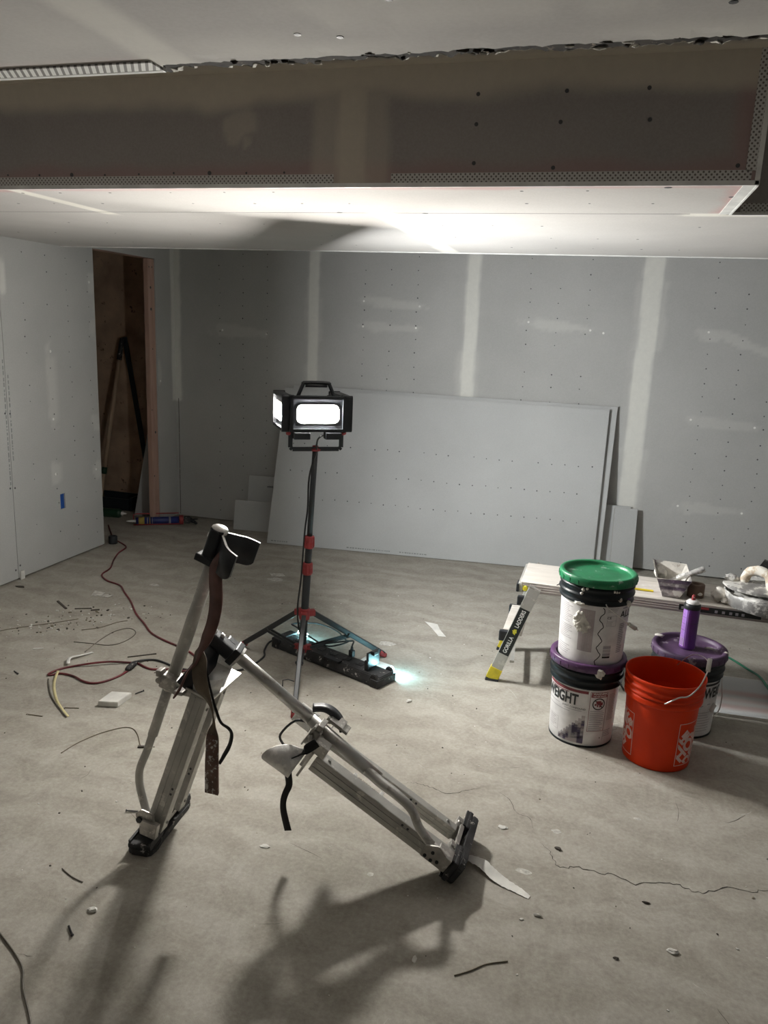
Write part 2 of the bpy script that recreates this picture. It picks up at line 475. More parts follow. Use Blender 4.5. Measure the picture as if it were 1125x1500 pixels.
# back wall
S1 = -2.2316
def mud_back(x, z):
    w = .012*nz(z, x, 5, 1)+.008*nz(z, 0, 17, 2)
    m = 0.0
    if z > .98: m = max(m, strip(x, XL+.02, .075, .012, w)*.8)
    for i, (c, wd) in enumerate(((S1, .085), (S1+1.22, .098), (S1+2.44, .125))):
        m = max(m, strip(x, c, wd, .014, w*.7)*.95, strip(x, c, wd*1.6, .02, w*1.8)*(.24 if nz(z, i*9, 3.2, 6) > -.05 else .06))
    for c, h, a, k in (((-2.84,1.56),(.26,.045),-.06,.26), ((-1.62,1.815),(.26,.035),-.08,.30), ((-1.62,1.64),(.26,.032),0,.28),
                       ((-.39,1.70),(.26,.036),-.08,.30), ((.62,1.68),(.10,.045),0,.30), ((.84,1.63),(.2,.035),-.36,.30),
                       ((.78,1.095),(.25,.036),-.04,.22), ((.76,.495),(.24,.036),.03,.24)):
        m = max(m, patch(x, z, c, h, a)*k)
    return min(1, m)
def back_extra(b):
    b.box2((-3.6, D+.002, .012), (XR_WALL, D+.10, HC+.1), 0, 0)
    def dot(x, z, r, mi): b.disc((x, D-.0002, z), (0, -1, 0), r, mi, 8, .0012)
    for s in (-3.43, S1, S1+1.22, S1+2.44, S1+3.66):
        for c in (.406, .61, .813):
            for k in range(22):
                if random.random() < .12: continue
                x, z = s+c+random.uniform(-.006, .006), .09+k*.098+random.uniform(-.006, .006)
                if x < 2.6: dot(x, z, random.uniform(.0035, .0055), 1)
    for x, z in ((-3.0,1.565),(-2.62,1.55),(-1.83,1.825),(-1.40,1.80),(-1.83,1.64),(-1.42,1.645),(-.60,1.72),(-.17,1.68),(-.08,1.665),(.60,1.70),(.56,1.11),(.97,1.085),(.55,.5),(.97,.49)):
        dot(x, z, .008, 2)
    # open joint near the left corner, below the taped part
    b.box2((XL+.026, D-.0012, .02), (XL+.030, D+.001, 1.0), 0, 3)
o = grid_wall('wall_back', lin(XL, XR_WALL, .016), lin(.012, HC, .02), lambda u, v: (u, D, v), {'mud': mud_back, 'pink': lambda u, v: 0.0},
              ['drywall', 'screw', 'mud_dot', 'void'], None, back_extra, V((0, -1, 0)))
struct(o)

# left wall with its doorway, blue outlet box opening
YA, YB, ZO = 4.731, 5.487, 2.074
def mud_left(y, z):
    m = 0.0
    if z > .98: m = max(m, strip(y, D-.01, .07, .012, .012*nz(z, y, 5, 8))*.8)
    for c, h, k in (((4.262,1.18),(.05,.27),.30), ((4.25,.62),(.045,.085),.34), ((4.70,1.845),(.045,.07),.3), ((4.69,.90),(.05,.06),.32), ((4.69,.57),(.05,.07),.34), ((5.52,1.2),(.03,.12),.3),
                    ((3.885,1.82),(.03,.12),.6), ((4.69,1.55),(.03,.05),.2)):
        m = max(m, patch(y, z, c, h)*k)
    return m
def left_hole(y, z):
    if YA < y < YB and z < ZO: return True
    if abs(y-3.858) < .0016: return True
    if 4.281 < y < 4.331 and .365 < z < .468: return True
    return False
def left_extra(b):
    t = .012
    for y0, y1, z0, z1 in ((Y_REAR, 3.856, .012, HC), (3.860, 4.281, .012, HC), (4.331, YA, .012, HC), (YB, D+.1, .012, HC), (YA, YB, ZO, HC), (4.281, 4.331, .012, .365), (4.281, 4.331, .468, HC)):
        b.box2((XL-t, y0, z0), (XL-.0008, y1, z1), 0, 0)
    def dot(y, z, r, mi): b.disc((XL-.0002, y, z), (1, 0, 0), r, mi, 8, .0012)
    for c in (4.05, 4.26, 4.45, 4.66, 3.3, 3.5, 3.1):
        for k in range(20):
            if random.random() < .3: continue
            dot(c+random.uniform(-.008, .008), .12+k*.098, random.uniform(.003, .005), 1)
    for y, z in ((3.857-.02,1.045),(3.857+.02,1.04),(3.857-.02,.59),(3.857+.02,.585),(3.857-.02,.07),(3.857+.02,.09)): dot(y, z, .0065, 3)
    for y, z in ((4.262,1.40),(4.255,.97),(4.25,.61),(4.67,.575),(4.68,1.85),(5.53,1.15)): dot(y, z, .009, 2)
    # illegible mill print running up the sheet edges
    for yy, z0, z1 in ((3.84, 1.36, .62), (3.876, 1.27, .76)):
        z = z0
        while z > z1:
            L = random.uniform(.008, .03)
            b.box2((XL, yy, z-L), (XL+.0006, yy+.008, z), 0, 4); z -= L+random.uniform(.006, .016)
    b.box2((XL, 3.866, .0), (XL+.012, 3.90, .055), .003, 5)   # torn paper tag at the foot of the joint
    b.box2((XL-.06, 4.281, .362), (XL-.012, 4.331, .47), 0, 6)  # blue box behind the opening
us = sorted(set(lin(Y_REAR, 3.3, .2)+lin(3.3, 3.8564, .02)+[3.8564, 3.8596]+lin(3.8596, 4.281, .02)+[4.281, 4.331]+lin(4.331, YA, .018)+[YA, YB]+lin(YA, YB, .05)+lin(YB, D, .014)))
vs = sorted(set(lin(.012, .365, .02)+[.365, .468]+lin(.468, ZO, .022)+[ZO]+lin(ZO, HC, .05)))
o = grid_wall('wall_left', us, vs, lambda u, v: (XL, u, v), {'mud': mud_left, 'pink': lambda u, v: 0.0}, ['drywall', 'screw', 'mud_dot', 'screw', 'ink', 'chip', 'blue_box'], left_hole, left_extra, V((1, 0, 0)))
struct(o)

# the closet behind the doorway
b = B(); b.box2((-5.6, 5.97, .1), (XL+.2, 6.03, HC), 0, 0); struct(b.build('wall_closet', ['board']))
b = B(); b.box2((-5.6, 5.955, 0), (XL-.03, 6.03, .095), .004, 0); struct(b.build('trim_1', ['sill']))
b = B(); b.box2((-5.7, Y_REAR, 0), (-5.6, 6.1, HC), 0, 0); struct(b.build('wall_closet_side', ['board']))
b = B(); b.box2((-5.7, 4.45, 0), (XL-.10, 4.5, HC), 0, 0); struct(b.build('wall_closet_front', ['board']))
def stud(name, lo, hi):
    b = B(); b.box2(lo, hi, .004, 0)
    return b
b = stud('s', (XL-.044, 5.395, .0), (XL-.006, 5.484, ZO-.004))
for y, z in ((5.415,2.01),(5.455,2.01),(5.43,1.86),(5.43,1.70),(5.44,1.40),(5.41,.93),(5.45,.75),(5.42,.4)): b.disc((XL-.0062, y, z), (1, 0, 0), random.uniform(.005, .012), 1, 9, .001)
o = b.build('door_stud', ['stud', 'screw']); struct(o)
b = B(); b.box2((XL-.10, YA, ZO), (XL-.014, YB, ZO+.09), .003, 0); struct(b.build('door_header', ['stud']))
b = B(); b.box2((XL-.10, YA-.045, 0), (XL-.014, YA-.004, ZO), .003, 0); struct(b.build('door_jack_stud', ['stud']))

# unseen walls that close the room
b = B(); b.box2((XR_WALL, Y_REAR, 0), (XR_WALL+.1, 6.1, HC)); struct(b.build('wall_right', ['drywall']))
b = B(); b.box2((-5.7, Y_REAR-.1, 0), (XR_WALL+.1, Y_REAR, HC)); struct(b.build('wall_rear', ['drywall']))

# upper ceiling
def mud_up(x, y):
    m = strip(y, YF-.02, .10, .02, .02*nz(x, y, 4, 2))*.9
    m = max(m, strip(x, -1.165, .10, .015)*.7 if y < 2.6 else 0)
    return m
def up_extra(b): b.box2((-5.7, Y_REAR, HC+.002), (XR_WALL+.1, 6.1, HC+.1))
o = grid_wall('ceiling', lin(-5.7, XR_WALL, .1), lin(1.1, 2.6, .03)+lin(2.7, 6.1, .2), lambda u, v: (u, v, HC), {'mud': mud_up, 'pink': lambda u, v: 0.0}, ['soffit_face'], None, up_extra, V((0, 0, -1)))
struct(o)

# rear soffit: bottom
def mud_sof(x, y):
    m = 0
    w = .006*nz(y, x, 9, 4)
    if 2.44 < y < 3.04: m = max(m, strip(x, -2.09+w, .055, .008)*1.0*sstep(3.05, 3.02, y))
    if y > 2.96: m = max(m, strip(x, -.884-.02*(y-2.967)+w*1.4, .085+.012*math.sin(y*9), .01))
    m = max(m, (1-sstep(.022, .04, abs(y-2.985+.01*nz(x, 0, 14, 5))))*sstep(.16, .22, x+.03*nz(x, y, 20, 7)))
    return m
def pink_sof(x, y):
    e = min(y-YF, (XR-x) if y < Y2 else 9)
    k = 1-sstep(.03, .075, e+.03*nz(x, y, 8, 9))
    return .75*k
def sof_hole(x, y): return x > XR and y < Y2
def sof_extra(b):
    b.box2((XL-.02, YF+.001, HB+.001), (XR-.001, YE, HB+.0127)); b.box2((XR-.001, Y2+.001, HB+.001), (XR_WALL, YE, HB+.0127))
    b.box2((XL, 2.9655, HB-.0006), (.2, 2.9675, HB+.0004), 0, 1)
    for x in [XL+.3+.2*i for i in range(18)]:
        for y in (2.52, 2.75, 3.3, 3.7, 4.1):
            if random.random() < .55 and not (x > XR and y < Y2): b.disc((x+random.uniform(-.03, .03), y, HB+.0002), (0, 0, -1), random.uniform(.003, .006), 1, 8, .0012)
    for x, y in ((-.72,2.972),(-1.05,2.96),(.29,2.63),(.10,2.47)): b.disc((x, y, HB), (0, 0, -1), .011, 1, 8, .0012)
    # white edge bead at the back
    b.box2((XL-.01, YE-.012, HB-.004), (XR_WALL, YE+.004, HB+.003), .001, 2)
us = sorted(set(lin(XL-.02, XR, .02)+lin(XR, 1.6, .03)+lin(1.6, XR_WALL, .2)))
o = grid_wall('soffit', us, sorted(set(lin(YF, Y2, .02)+lin(Y2, YE, .035))), lambda u, v: (u, v, HB), {'mud': mud_sof, 'pink': pink_sof}, ['ceiling', 'screw', 'white_bead'], sof_hole, sof_extra, V((0, 0, -1)))
struct(o)
# rear soffit: faces
def mud_face(x, z):
    top = sstep(2.27, 2.33, z+.03*nz(x, z, 3.5, 4)+.012*nz(x, z, 14, 8))
    m = .9*top
    m = max(m, strip(x, -.83+.01*nz(z, x, 6, 2), .10, .02)*.85, strip(x, -.83+.02*nz(z, x, 7, 12), .24, .02)*.42)
    m = max(m, patch(x, z, (-1.20, 2.235), (.06, .05), .3)*.4, patch(x, z, (-1.18, 2.19), (.015, .025))*.35)
    return m
def pink_face(x, z):
    e = min(z-HB-.03, XR-.03-x)
    return (1-sstep(.01, .06, e+.02*nz(x, z, 6, 3)))*.55
def face_extra(b):
    b.box2((XL, YF+.0008, HB), (XR-.0008, YF+.0127, HC))
    b.box2((XR-.0127, YF+.0008, HB), (XR, Y2, HC)); b.box2((XR-.0127, Y2, HB), (XR_WALL, Y2+.0127, HC))
    b.box2((XL, YE-.0127, HB), (XR_WALL, YE, HC))
    for x, z in ((-.45,2.30),(-.20,2.30),(.02,2.30),(-.45,2.22),(-.21,2.22),(.03,2.22),(-.45,2.115),(-.22,2.10),(.27,2.10)): b.disc((x, YF, z), (0, -1, 0), .006, 1, 8, .0012)
    for i in range(11): b.disc((-2.35+.13*i, YF, 2.093+.004*random.random()), (0, -1, 0), .0035 if i % 4 else .007, 1, 8, .0012)
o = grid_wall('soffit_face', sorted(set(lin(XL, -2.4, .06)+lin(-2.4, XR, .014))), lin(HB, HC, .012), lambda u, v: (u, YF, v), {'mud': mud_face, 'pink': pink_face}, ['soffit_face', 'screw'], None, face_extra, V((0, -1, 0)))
struct(o)
# beads on the soffit corners
b = B()
b.box2((XL, YF-.0022, HB+.010), (-.885, YF-.0004, HB+.036), 0, 0); b.box2((-.70, YF-.0022, HB+.010), (XR-.02, YF-.0004, HB+.036), 0, 0)
b.box2((XL, YF-.003, HB-.003), (XR+.002, YF+.004, HB+.010), .001, 1); b.box2((XL, YF-.002, HB-.0022), (XR-.02, YF+.010, HB-.0004), 0, 1)
struct(b.build('trim_2', ['perf', 'white_bead']))
b = B()
b.box2((XR-.036, YF-.0022, HB+.034), (XR-.010, YF-.0004, HC), 0, 0); b.box2((XR-.010, YF-.003, HB-.002), (XR+.003, YF+.006, HC), .001, 1)
struct(b.build('trim_3', ['perf', 'white_bead']))
b = B()
b.box2((XR-.036, YF+.004, HB-.0024), (XR+.002, Y2-.01, HB-.0004), 0, 0)
b.box2((XR-.004, YF+.004, HB-.004), (XR+.003, Y2, HB+.004), .001, 0)
b.box2((XR+.03, Y2-.0022, HB+.006), (XR_WALL, Y2-.0004, HB+.034), 0, 1); b.box2((XR+.004, Y2-.003, HB-.003), (XR_WALL, Y2+.008, HB+.006), .001, 0)
struct(b.build('trim_4', ['white_bead', 'perf']))

# near soffit overhead, its far edge raw
def ynear(x): return YN+(.03 if x < -.79 else .010+.005*nz(x, 0, 4, 3)+.006*nz(x, 0, 34, 5)+.014*max(0, nz(x, 0, 95, 8)))
def mud_near(x, y): return max(strip(x, -.765-.0*(y), .085, .02)*.55*sstep(-2, -1, y), .3*patch(x, y, (-.2, 1.1), (.3, .08)), .5*max(0, nz(x, y*2.5, 4, 3)))
def pink_near(x, y): return (1-sstep(.02, .06, YN-y))*.5 if x < -.8 else 0
us = sorted(set(lin(-3.5, -1.4, .12)+lin(-1.4, 1.2, .009)+lin(1.2, XR_WALL, .15)))
tv = [0, .4, .7, .85, .92, .95, .965, .98, .99, .996, 1]
b_extra = lambda b: (b.box2((-3.5, Y_REAR, HB+.001), (XR_WALL, YN-.015, HB+.0127)),
                     [b.disc((x, y, HB), (0, 0, -1), .006, 1, 8, .0012) for x, y in ((.10,1.18),(-.44,1.22),(-.33,1.10),(.35,1.05),(-.5,1.2))])
o = grid_wall('ceiling_near_soffit', us, tv, lambda u, t: (u, Y_REAR+(ynear(u)-Y_REAR)*t+.0, HB+.004*max(0, nz(u, 0, 20, 1))*(t > .993)),
              {'mud': lambda u, t: mud_near(u, Y_REAR+(YN-Y_REAR)*t), 'pink': lambda u, t: pink_near(u, Y_REAR+(YN-Y_REAR)*t)}, ['ceiling', 'screw'], None, b_extra, V((0, 0, -1)))
struct(o)
b = B()   # side sheet of the near soffit: raw lower edge, black ragged gap
xs = lin(-.80, 1.6, .0045); bm = b.bm; prev = None
for x in xs:
    y0 = ynear(x)-.004; g = .020+.016*abs(nz(x, 0, 28, 2))+.022*max(0, nz(x, 0, 95, 4)); e = .012+.006*nz(x, 0, 22, 6)+.010*nz(x, 0, 90, 7)
    zj = HB+.006+.004*nz(x, 0, 40, 9)
    ring = [bm.verts.new(p) for p in ((x, y0, HB+.003), (x, y0+g, HB+.002), (x, y0+g+.001, zj-.004), (x, y0+g+e, zj+.001+.003*nz(x, 1, 35, 2)), (x, y0+g+e, HC))]
    if prev:
        for k in range(4):
            f = bm.faces.new((prev[k], ring[k], ring[k+1], prev[k+1])); f.material_index = 0 if k == 0 else (1 if k < 3 else 2)
    prev = ring
for _ in range(46):
    x = random.uniform(-.75, .9); y = ynear(x)+random.uniform(-.004, .03)
    b.blob((x, y, HB+.001), random.uniform(.003, .009), (random.uniform(.6, 2.2), .8, .5), .9, 2.4, random.choice((0, 0, 1)), 2)
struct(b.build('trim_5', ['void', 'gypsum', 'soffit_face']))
b = B()
yb = YN+.03; b.box2((-3.5, yb-.044, HB-.0035), (-.795, yb-.006, HB-.0008), 0, 0); b.box2((-3.5, yb-.006, HB-.004), (-.795, yb+.006, HB+.012), .001, 1)
b.box2((-3.5, yb+.006, HB+.002), (-.80, yb+.02, HC), 0, 2)
struct(b.build('trim_6', ['slots', 'white_bead', 'soffit_face']))

# ------------------------------------------------------------------ tripod work light
PT = V((-1.268, 3.33, 1.085)); PB = V((-1.314, 3.33, .07))
def pole(z): return PB+(PT-PB)*((z-PB.z)/(PT.z-PB.z))
wl = thing('tripod_work_light', (-1.305, 3.33, 0), 'lit three-headed LED work light on a black and red tripod stand', 'work light')
B().tube([pole(.07), pole(.50)], .0185, 20).build('lower_pole', 'stand', wl)
B().tube([pole(.50), pole(.635)], .0165, 20).build('middle_pole', 'stand', wl)
B().tube([pole(.635), pole(1.085)], .0132, 20).build('upper_pole', 'stand', wl)
for z in (.503, .635):
    b = B(); ax = (PT-PB).normalized()
    b.lathe([(.0, -.03), (.021, -.03), (.0235, -.026), (.0235, -.006), (.021, -.003), (.021, .003), (.0235, .006), (.0235, .026), (.021, .03), (0, .03)], pole(z), ax, 24)
    for k in range(10):
        a = 2*PI*k/10; b.box(pole(z)+V((math.cos(a)*.0235, math.sin(a)*.0235, 0)), (.004, .004, .045))
    b.build('clamp_collar', 'red', wl)
feet = [V((-1.684, 3.423, .012)), V((-.966, 3.58, .012)), V((-1.147, 2.83, .012))]
hub = pole(.275); lowhub = pole(.095)
b = B(); b.lathe([(0, -.03), (.024, -.03), (.026, -.02), (.026, .02), (.024, .026), (0, .026)], hub, (0, 0, 1), 24)
for f in feet:
    d = (f-hub); d.z = 0; d.normalize(); b.box(hub+d*.034, (.03, .03, .036), rotm(V((0, 0, 1)).cross(d), V((0, 0, 1)), d), .004)
b.build('leg_hub', 'red', wl)
b = B(); b.lathe([(0, -.022), (.022, -.022), (.024, 0), (.022, .02), (0, .02)], lowhub, (0, 0, 1), 24)
for f in feet:
    d = (f-hub); d.z = 0; d.normalize(); b.box(lowhub+d*.03, (.022, .026, .03), rotm(V((0, 0, 1)).cross(d), V((0, 0, 1)), d), .004)
b.build('brace_hub', 'red', wl)
for f in feet:
    d = (f-hub); d.z = 0; d.normalize(); a = hub+d*.04
    lg = B().bar(a, f+V((0, 0, .004)), .021, .026, (0, 0, 1), .004).build('leg', 'stand', wl)
    dr = (f-a).normalized()
    B().tube([f-dr*.03, f+dr*.012], [.017, .013], 14).build('foot_cap', 'red', lg)
    mid = a+(f-a)*.5; s = V((0, 0, 1)).cross(d)*.012
    b = B()
    for q in (-1, 1): b.bar(lowhub+d*.036+s*q, mid+s*q-V((0, 0, .008)), .005, .012)
    b.tube([mid-s*1.5, mid+s*1.5], .006, 10); b.build('brace', 'stand', wl)
# wire hook on the near leg
B().tube([V((-1.19,2.93,.115)), V((-1.215,2.92,.125)), V((-1.235,2.91,.122)), V((-1.232,2.90,.09))], .0025, 8, 0, True, 0).build('hook', 'stand', wl)
n = V((.545, -.839, 0)); t = V((.839, .545, 0)); UP = V((0, 0, 1))
HCn = V((-1.262, 3.32, 1.245))
def rrect(w, h, r, k=6):
    P = []
    for cx, cy, a0 in ((w/2-r, h/2-r, 0), (-w/2+r, h/2-r, 90), (-w/2+r, -h/2+r, 180), (w/2-r, -h/2+r, 270)):
        for i in range(k+1):
            a = math.radians(a0+90*i/k); P.append((cx+r*math.cos(a), cy+r*math.sin(a)))
    return P
def head(name, c, nn, tt, lens, lensname):
    """lamp head whose front face centre is c, facing nn"""
    b = B()
    b.prism(rrect(.245, .150, .018), c-nn*.022, tt, UP, .040, 0, .003)
    for k in range(9): b.box(c-nn*.048+tt*(-.1+.025*k), (.004, .016, .13), rotm(tt, nn, UP))      # cooling fins
    for s in (-1, 1):
        b.prism(rrect(.016, .165, .006), c+tt*s*.121-nn*.016, tt, UP, .056, 0, .003)              # end guards
        b.prism(rrect(.25, .013, .005), c+UP*s*.073-nn*.012, tt, UP, .046, 0, .002)
    h = b.build(name, 'blackp', wl)
    b = B(); b.prism(rrect(.195, .085, .022), c+nn*.0005, tt, UP, .008, 0, .002); b.build('reflector', 'bright', h)
    b = B(); b.prism(rrect(.178, .072, .02), c+nn*.006, tt, UP, .006, 0, .002); b.build(lensname, lens, h)
    return h
head('front_lamp_head', HCn+n*.03, n, t, 'led_front', 'lens')
head('side_lamp_head', HCn-t*.150-n*.105, -t, n, 'led_side', 'lens')
head('side_lamp_head', HCn+t*.150-n*.105, t, -n, 'led_back', 'lens')
b = B(); b.prism([(-.11, .02), (.11, .02), (.11, .18), (-.11, .18)], HCn, t, -n, .05, 0, .004)
b.build('head_core', 'blackp', wl).location = (0, 0, 0)
b = B(); q = [HCn+t*x+UP*z-n*.02 for x, z in ((-.085, .07), (-.062, .125), (-.05, .135), (.05, .135), (.062, .125), (.085, .07))]
b.tube(q, .0085, 10, 0, True, 4); b.tube([q[2]-UP*.014, q[3]-UP*.014], .006, 8); b.build('carry_handle', 'blackp', wl)
b = B(); q = [HCn+t*x+UP*z for x, z in ((-.118, -.06), (-.118, -.155), (-.108, -.163), (.108, -.163), (.118, -.155), (.118, -.06))]
for i in range(len(q)-1): b.bar(q[i], q[i+1], .020, .006, n, .001)
b.build('yoke', 'stand', wl)
for s in (-1, 1):
    b = B(); b.lathe([(0, 0), (.014, 0), (.016, .006), (.012, .018), (0, .018)], HCn+t*s*.12-UP*.085, t*s, 12); b.build('tilt_knob', 'red', wl)
    b = B(); b.box(HCn+t*s*.072-UP*.098+n*.02, (.075, .05, .032), rotm(t, n, UP), .004); b.build('driver_box', 'blackp', wl)
b = B(); b.lathe([(0, -.008), (.024, -.008), (.026, 0), (.016, .006), (.013, .016), (0, .016)], PT-UP*.005, UP, 18); b.build('top_knob', 'red', wl)
b = B(); b.tube([HCn+t*.04-UP*.095+n*.03, HCn+t*.015-UP*.098+n*.04, HCn+t*.0-UP*.12+n*.03, PT+n*.024+UP*.0, PT+n*.018-UP*.02, pole(.95)-t*.02, pole(.8)-t*.018, pole(.7)-t*.024, pole(.58)-t*.026, pole(.45)-t*.028, pole(.3)-t*.036, pole(.17)-t*.03+V((0,.03,0)), V((-1.33, 3.40, .075)),
                 V((-1.27,3.48,.06)), V((-1.19,3.53,.065)), V((-1.13,3.50,.09)), V((-1.16,3.44,.09)), V((-1.24,3.47,.06)), V((-1.36,3.55,.06)), V((-1.46,3.62,.07)), V((-1.50,3.66,.07)), V((-1.38,3.70,.075)), V((-1.24,3.63,.08)), V((-1.15,3.52,.085)), V((-1.08,3.42,.13)), V((-1.075,3.39,.12)), V((-1.075,3.385,.098))], .0042, 8, 0, True, 5)
b.build('power_cable', 'cord_black', wl)
b = B(); b.box((-1.075, 3.385, .081), (.026, .022, .034), Matrix.Rotation(-.4, 3, 'Z'), .004); b.tube([(-1.075, 3.385, .095), (-1.075, 3.385, .118)], [.009, .005], 10); b.build('plug', 'blackp', wl)

# ------------------------------------------------------------------ power strip with lights
d = V((.923, -.383, 0)).normalized(); p = V((.383, .923, 0)).normalized(); c0 = V((-1.19, 3.41, 0)); Rm = rotm(d, p, UP)
ps = thing('power_strip', (-1.19, 3.41, 0), 'long black power strip with glowing end lights on the floor under the tripod', 'power strip')
def at(a, s, z): return c0+d*a+p*s+UP*z
b = B(); b.prism([(-.066, .0), (.066, .0), (.066, .018), (.05, .05), (-.05, .05), (-.066, .018)], at(0, 0, 0), p, UP, .70, 0, .004); body = b.build('housing', 'blackd', ps)
for i in range(6):
    a = -.24+.085*i
    b = B(); b.box(at(a, .005, .051), (.036, .03, .004), Rm, .002)
    for s in (-1, 1): b.box(at(a+s*.006, .008, .0535), (.0025, .010, .001), Rm, 0, 1)
    b.box(at(a, -.004, .0535), (.005, .005, .001), Rm, 0, 1); b.build('outlet', ['blackp', 'dark_scrap'], ps)
b = B(); b.box(at(.055, -.05, .052), (.10, .03, .012), Rm, .003); b.build('cover_plate', 'blackp', ps)
b = B()
b.box(at(.33, 0, .02), (.05, .14, .04), Rm, .006)
for s in (-1, 1): b.prism([(-.03, 0), (.03, 0), (.03, .03), (.012, .062), (-.012, .062), (-.03, .03)], at(.325, s*.056, .0), d, UP, .018, 0, .003)
b.build('end_block', 'blackd', ps)
b = B(); b.box(at(.25, .02, .095), (.012, .09, .085), rotm((d+UP*.12).normalized(), p, UP), .006); b.box(at(.262, .02, .128), (.018, .035, .02), Rm, .004)
b.box(at(.252, -.028, .07), (.02, .012, .06), Rm, .003); b.build('flip_lid', 'blackp', ps)
b = B(); b.box(at(-.33, 0, .028), (.05, .14, .056), Rm, .008); b.build('end_cap', 'blackd', ps)
b = B(); b.box(at(-.14, .02, .053), (.012, .008, .004), Rm, .001); b.build('switch', 'led_dim', ps)
nl = (d*.62+p*.75-UP*.22).normalized(); xx, yy, zz = frame(nl)
b = B(); b.box(at(.325, .080, .034), (.055, .026, .012), rotm(xx, yy, zz), .003); o = b.build('end_light', 'led_cyan', ps)
nl = (p*.75-UP*.65+d*.1).normalized(); xx, yy, zz = frame(nl)
b = B(); b.box(at(-.28, .085, .052), (.07, .02, .012), rotm(xx, yy, zz), .003); o = b.build('back_light', 'led_soft', ps)
b = B(); b.tube([at(-.345, .0, .03), V((-1.56, 3.50, .02)), V((-1.555,3.42,.0055)), V((-1.525,3.35,.0055)), V((-1.53,3.25,.0055)), V((-1.55,3.18,.0055)), V((-1.62,3.125,.0055)), V((-1.75,3.08,.0055)), V((-1.86,3.075,.0055)), V((-1.92,3.098,.0055)), V((-1.987,3.115,.0055)), V((-2.035,3.10,.0055)), V((-2.058,3.06,.012)), V((-2.056,3.02,.016))], .0052, 8, 0, True, 6)
b.build('supply_cord', 'cord_black', ps)
b = B(); b.box((-.975, 3.475, .0065), (.17, .05, .004), Matrix.Rotation(-.35, 3, 'Z') @ Matrix.Rotation(.12, 3, 'X'), .001)
o = b.build('white_card', 'white_paper', None, (-.975, 3.475, 0)); tag(o, 'bright white card lying beside the glowing end of the power strip', 'card')

# red extension cord
b = B(); z = .0052
pts = [(-3.74,5.22),(-3.60,5.05),(-3.47,4.90),(-3.32,4.80),(-3.25,4.73),(-3.22,4.60),(-3.15,4.44),(-3.06,4.27),(-3.03,4.14),(-2.93,4.05),(-2.80,4.0),(-2.70,3.90),(-2.574,3.777),(-2.438,3.622),(-2.31,3.507),(-2.204,3.407),(-2.098,3.35),(-1.98,3.302),(-1.86,3.24),(-1.77,3.14),(-1.80,3.06),(-1.876,3.049),(-1.95,3.02),(-2.002,3.03),(-2.053,3.051),(-2.096,3.045),(-2.172,3.004),(-2.242,2.956),(-2.314,2.913),(-2.35,2.863),(-2.363,2.808),(-2.348,2.795),(-2.317,2.828),(-2.246,2.825),(-2.171,2.797),(-2.116,2.796),(-2.079,2.832),(-2.054,2.9),(-2.049,2.961)]
b.tube([(x, y, z+(.009 if 26 <= i <= 27 else 0)) for i, (x, y) in enumerate(pts)], .0052, 8, 0, True, 5)
o = b.build('extension_cord', 'cord_red', None, (-2.2, 3.0, 0)); tag(o, 'dark red extension cord snaking from the doorway and looped on the floor', 'cord')
b = B(); b.tube([(-2.051, 2.955, .0142), (-2.05, 2.975, .0148), (-2.054, 3.02, .0148), (-2.057, 3.045, .0142)], [.008, .0145, .0145, .008], 12); b.tube([(-2.0515, 2.994, .0142), (-2.0525, 3.0, .0142)], .016, 12)
b.build('plug_connector', 'blackd', o)

# ------------------------------------------------------------------ drywall stilts
def cuff(parent, a, o, side, top, mats, wlen=.13, hgt=.115, spread=1.0):
    """C shaped calf cuff: a = axis up, o = opening direction, side = a x o; top = top of the spine"""
    a, o, side = V(a).normalized(), V(o).normalized(), V(side).normalized()
    b = B(); b.prism(rrect(.058, .040, .012), top-a*.052, side, o, .104, 0, .004)
    b.lathe([(0, .004), (.019, .004), (.024, 0), (.024, -.012), (0, -.012)], top+a*.002, a, 20, 1)
    b.box(top-a*.095-o*.006, (.070, .055, .022), rotm(side, o, a), .004)
    b.box(top-a*.03-o*.022, (.014, .014, .014), rotm(side, o, a), .003, 1)
    sp = b.build('cuff_clamp', ['blackp', 'bright'], parent)
    for s in (-1, 1):
        pth = [(.012*s, .014), (.026*s, .028), (.042*s, .042), (.060*s*spread, .058), (.072*s*spread, .078), (.078*s*spread, wlen)]
        b = B(); bm = b.bm; rows = []
        P = spline([V((x, y, 0)) for x, y in pth], 4); m = len(P)
        for i, q in enumerate(P):
            tg = (P[min(i+1, m-1)]-P[max(i-1, 0)]).normalized(); nn = V((-tg.y, tg.x, 0))*.0035
            u = i/(m-1); h0 = -.006-.012*u; h1 = -hgt*(.72+.28*min(1, u*2.2))
            if u > .8: h1 += .016*((u-.8)/.2)**2
            rows.append([bm.verts.new(top+side*(q.x+e*nn.x)+o*(q.y+e*nn.y)+a*h) for e, h in ((-1, h0), (1, h0), (1, h1), (-1, h1))])
        for i in range(m-1):
            for k in range(4):
                f = bm.faces.new((rows[i][k], rows[i][(k+1) % 4], rows[i+1][(k+1) % 4], rows[i+1][k])); f.smooth = k in (1, 3)
                f.material_index = 1 if k == 0 else 0  # upper lip painted bright to stand for its lit edge
        bm.faces.new(rows[0]); bm.faces.new(rows[-1][::-1])
        w = b.build('cuff_wing', mats, parent)
    return sp
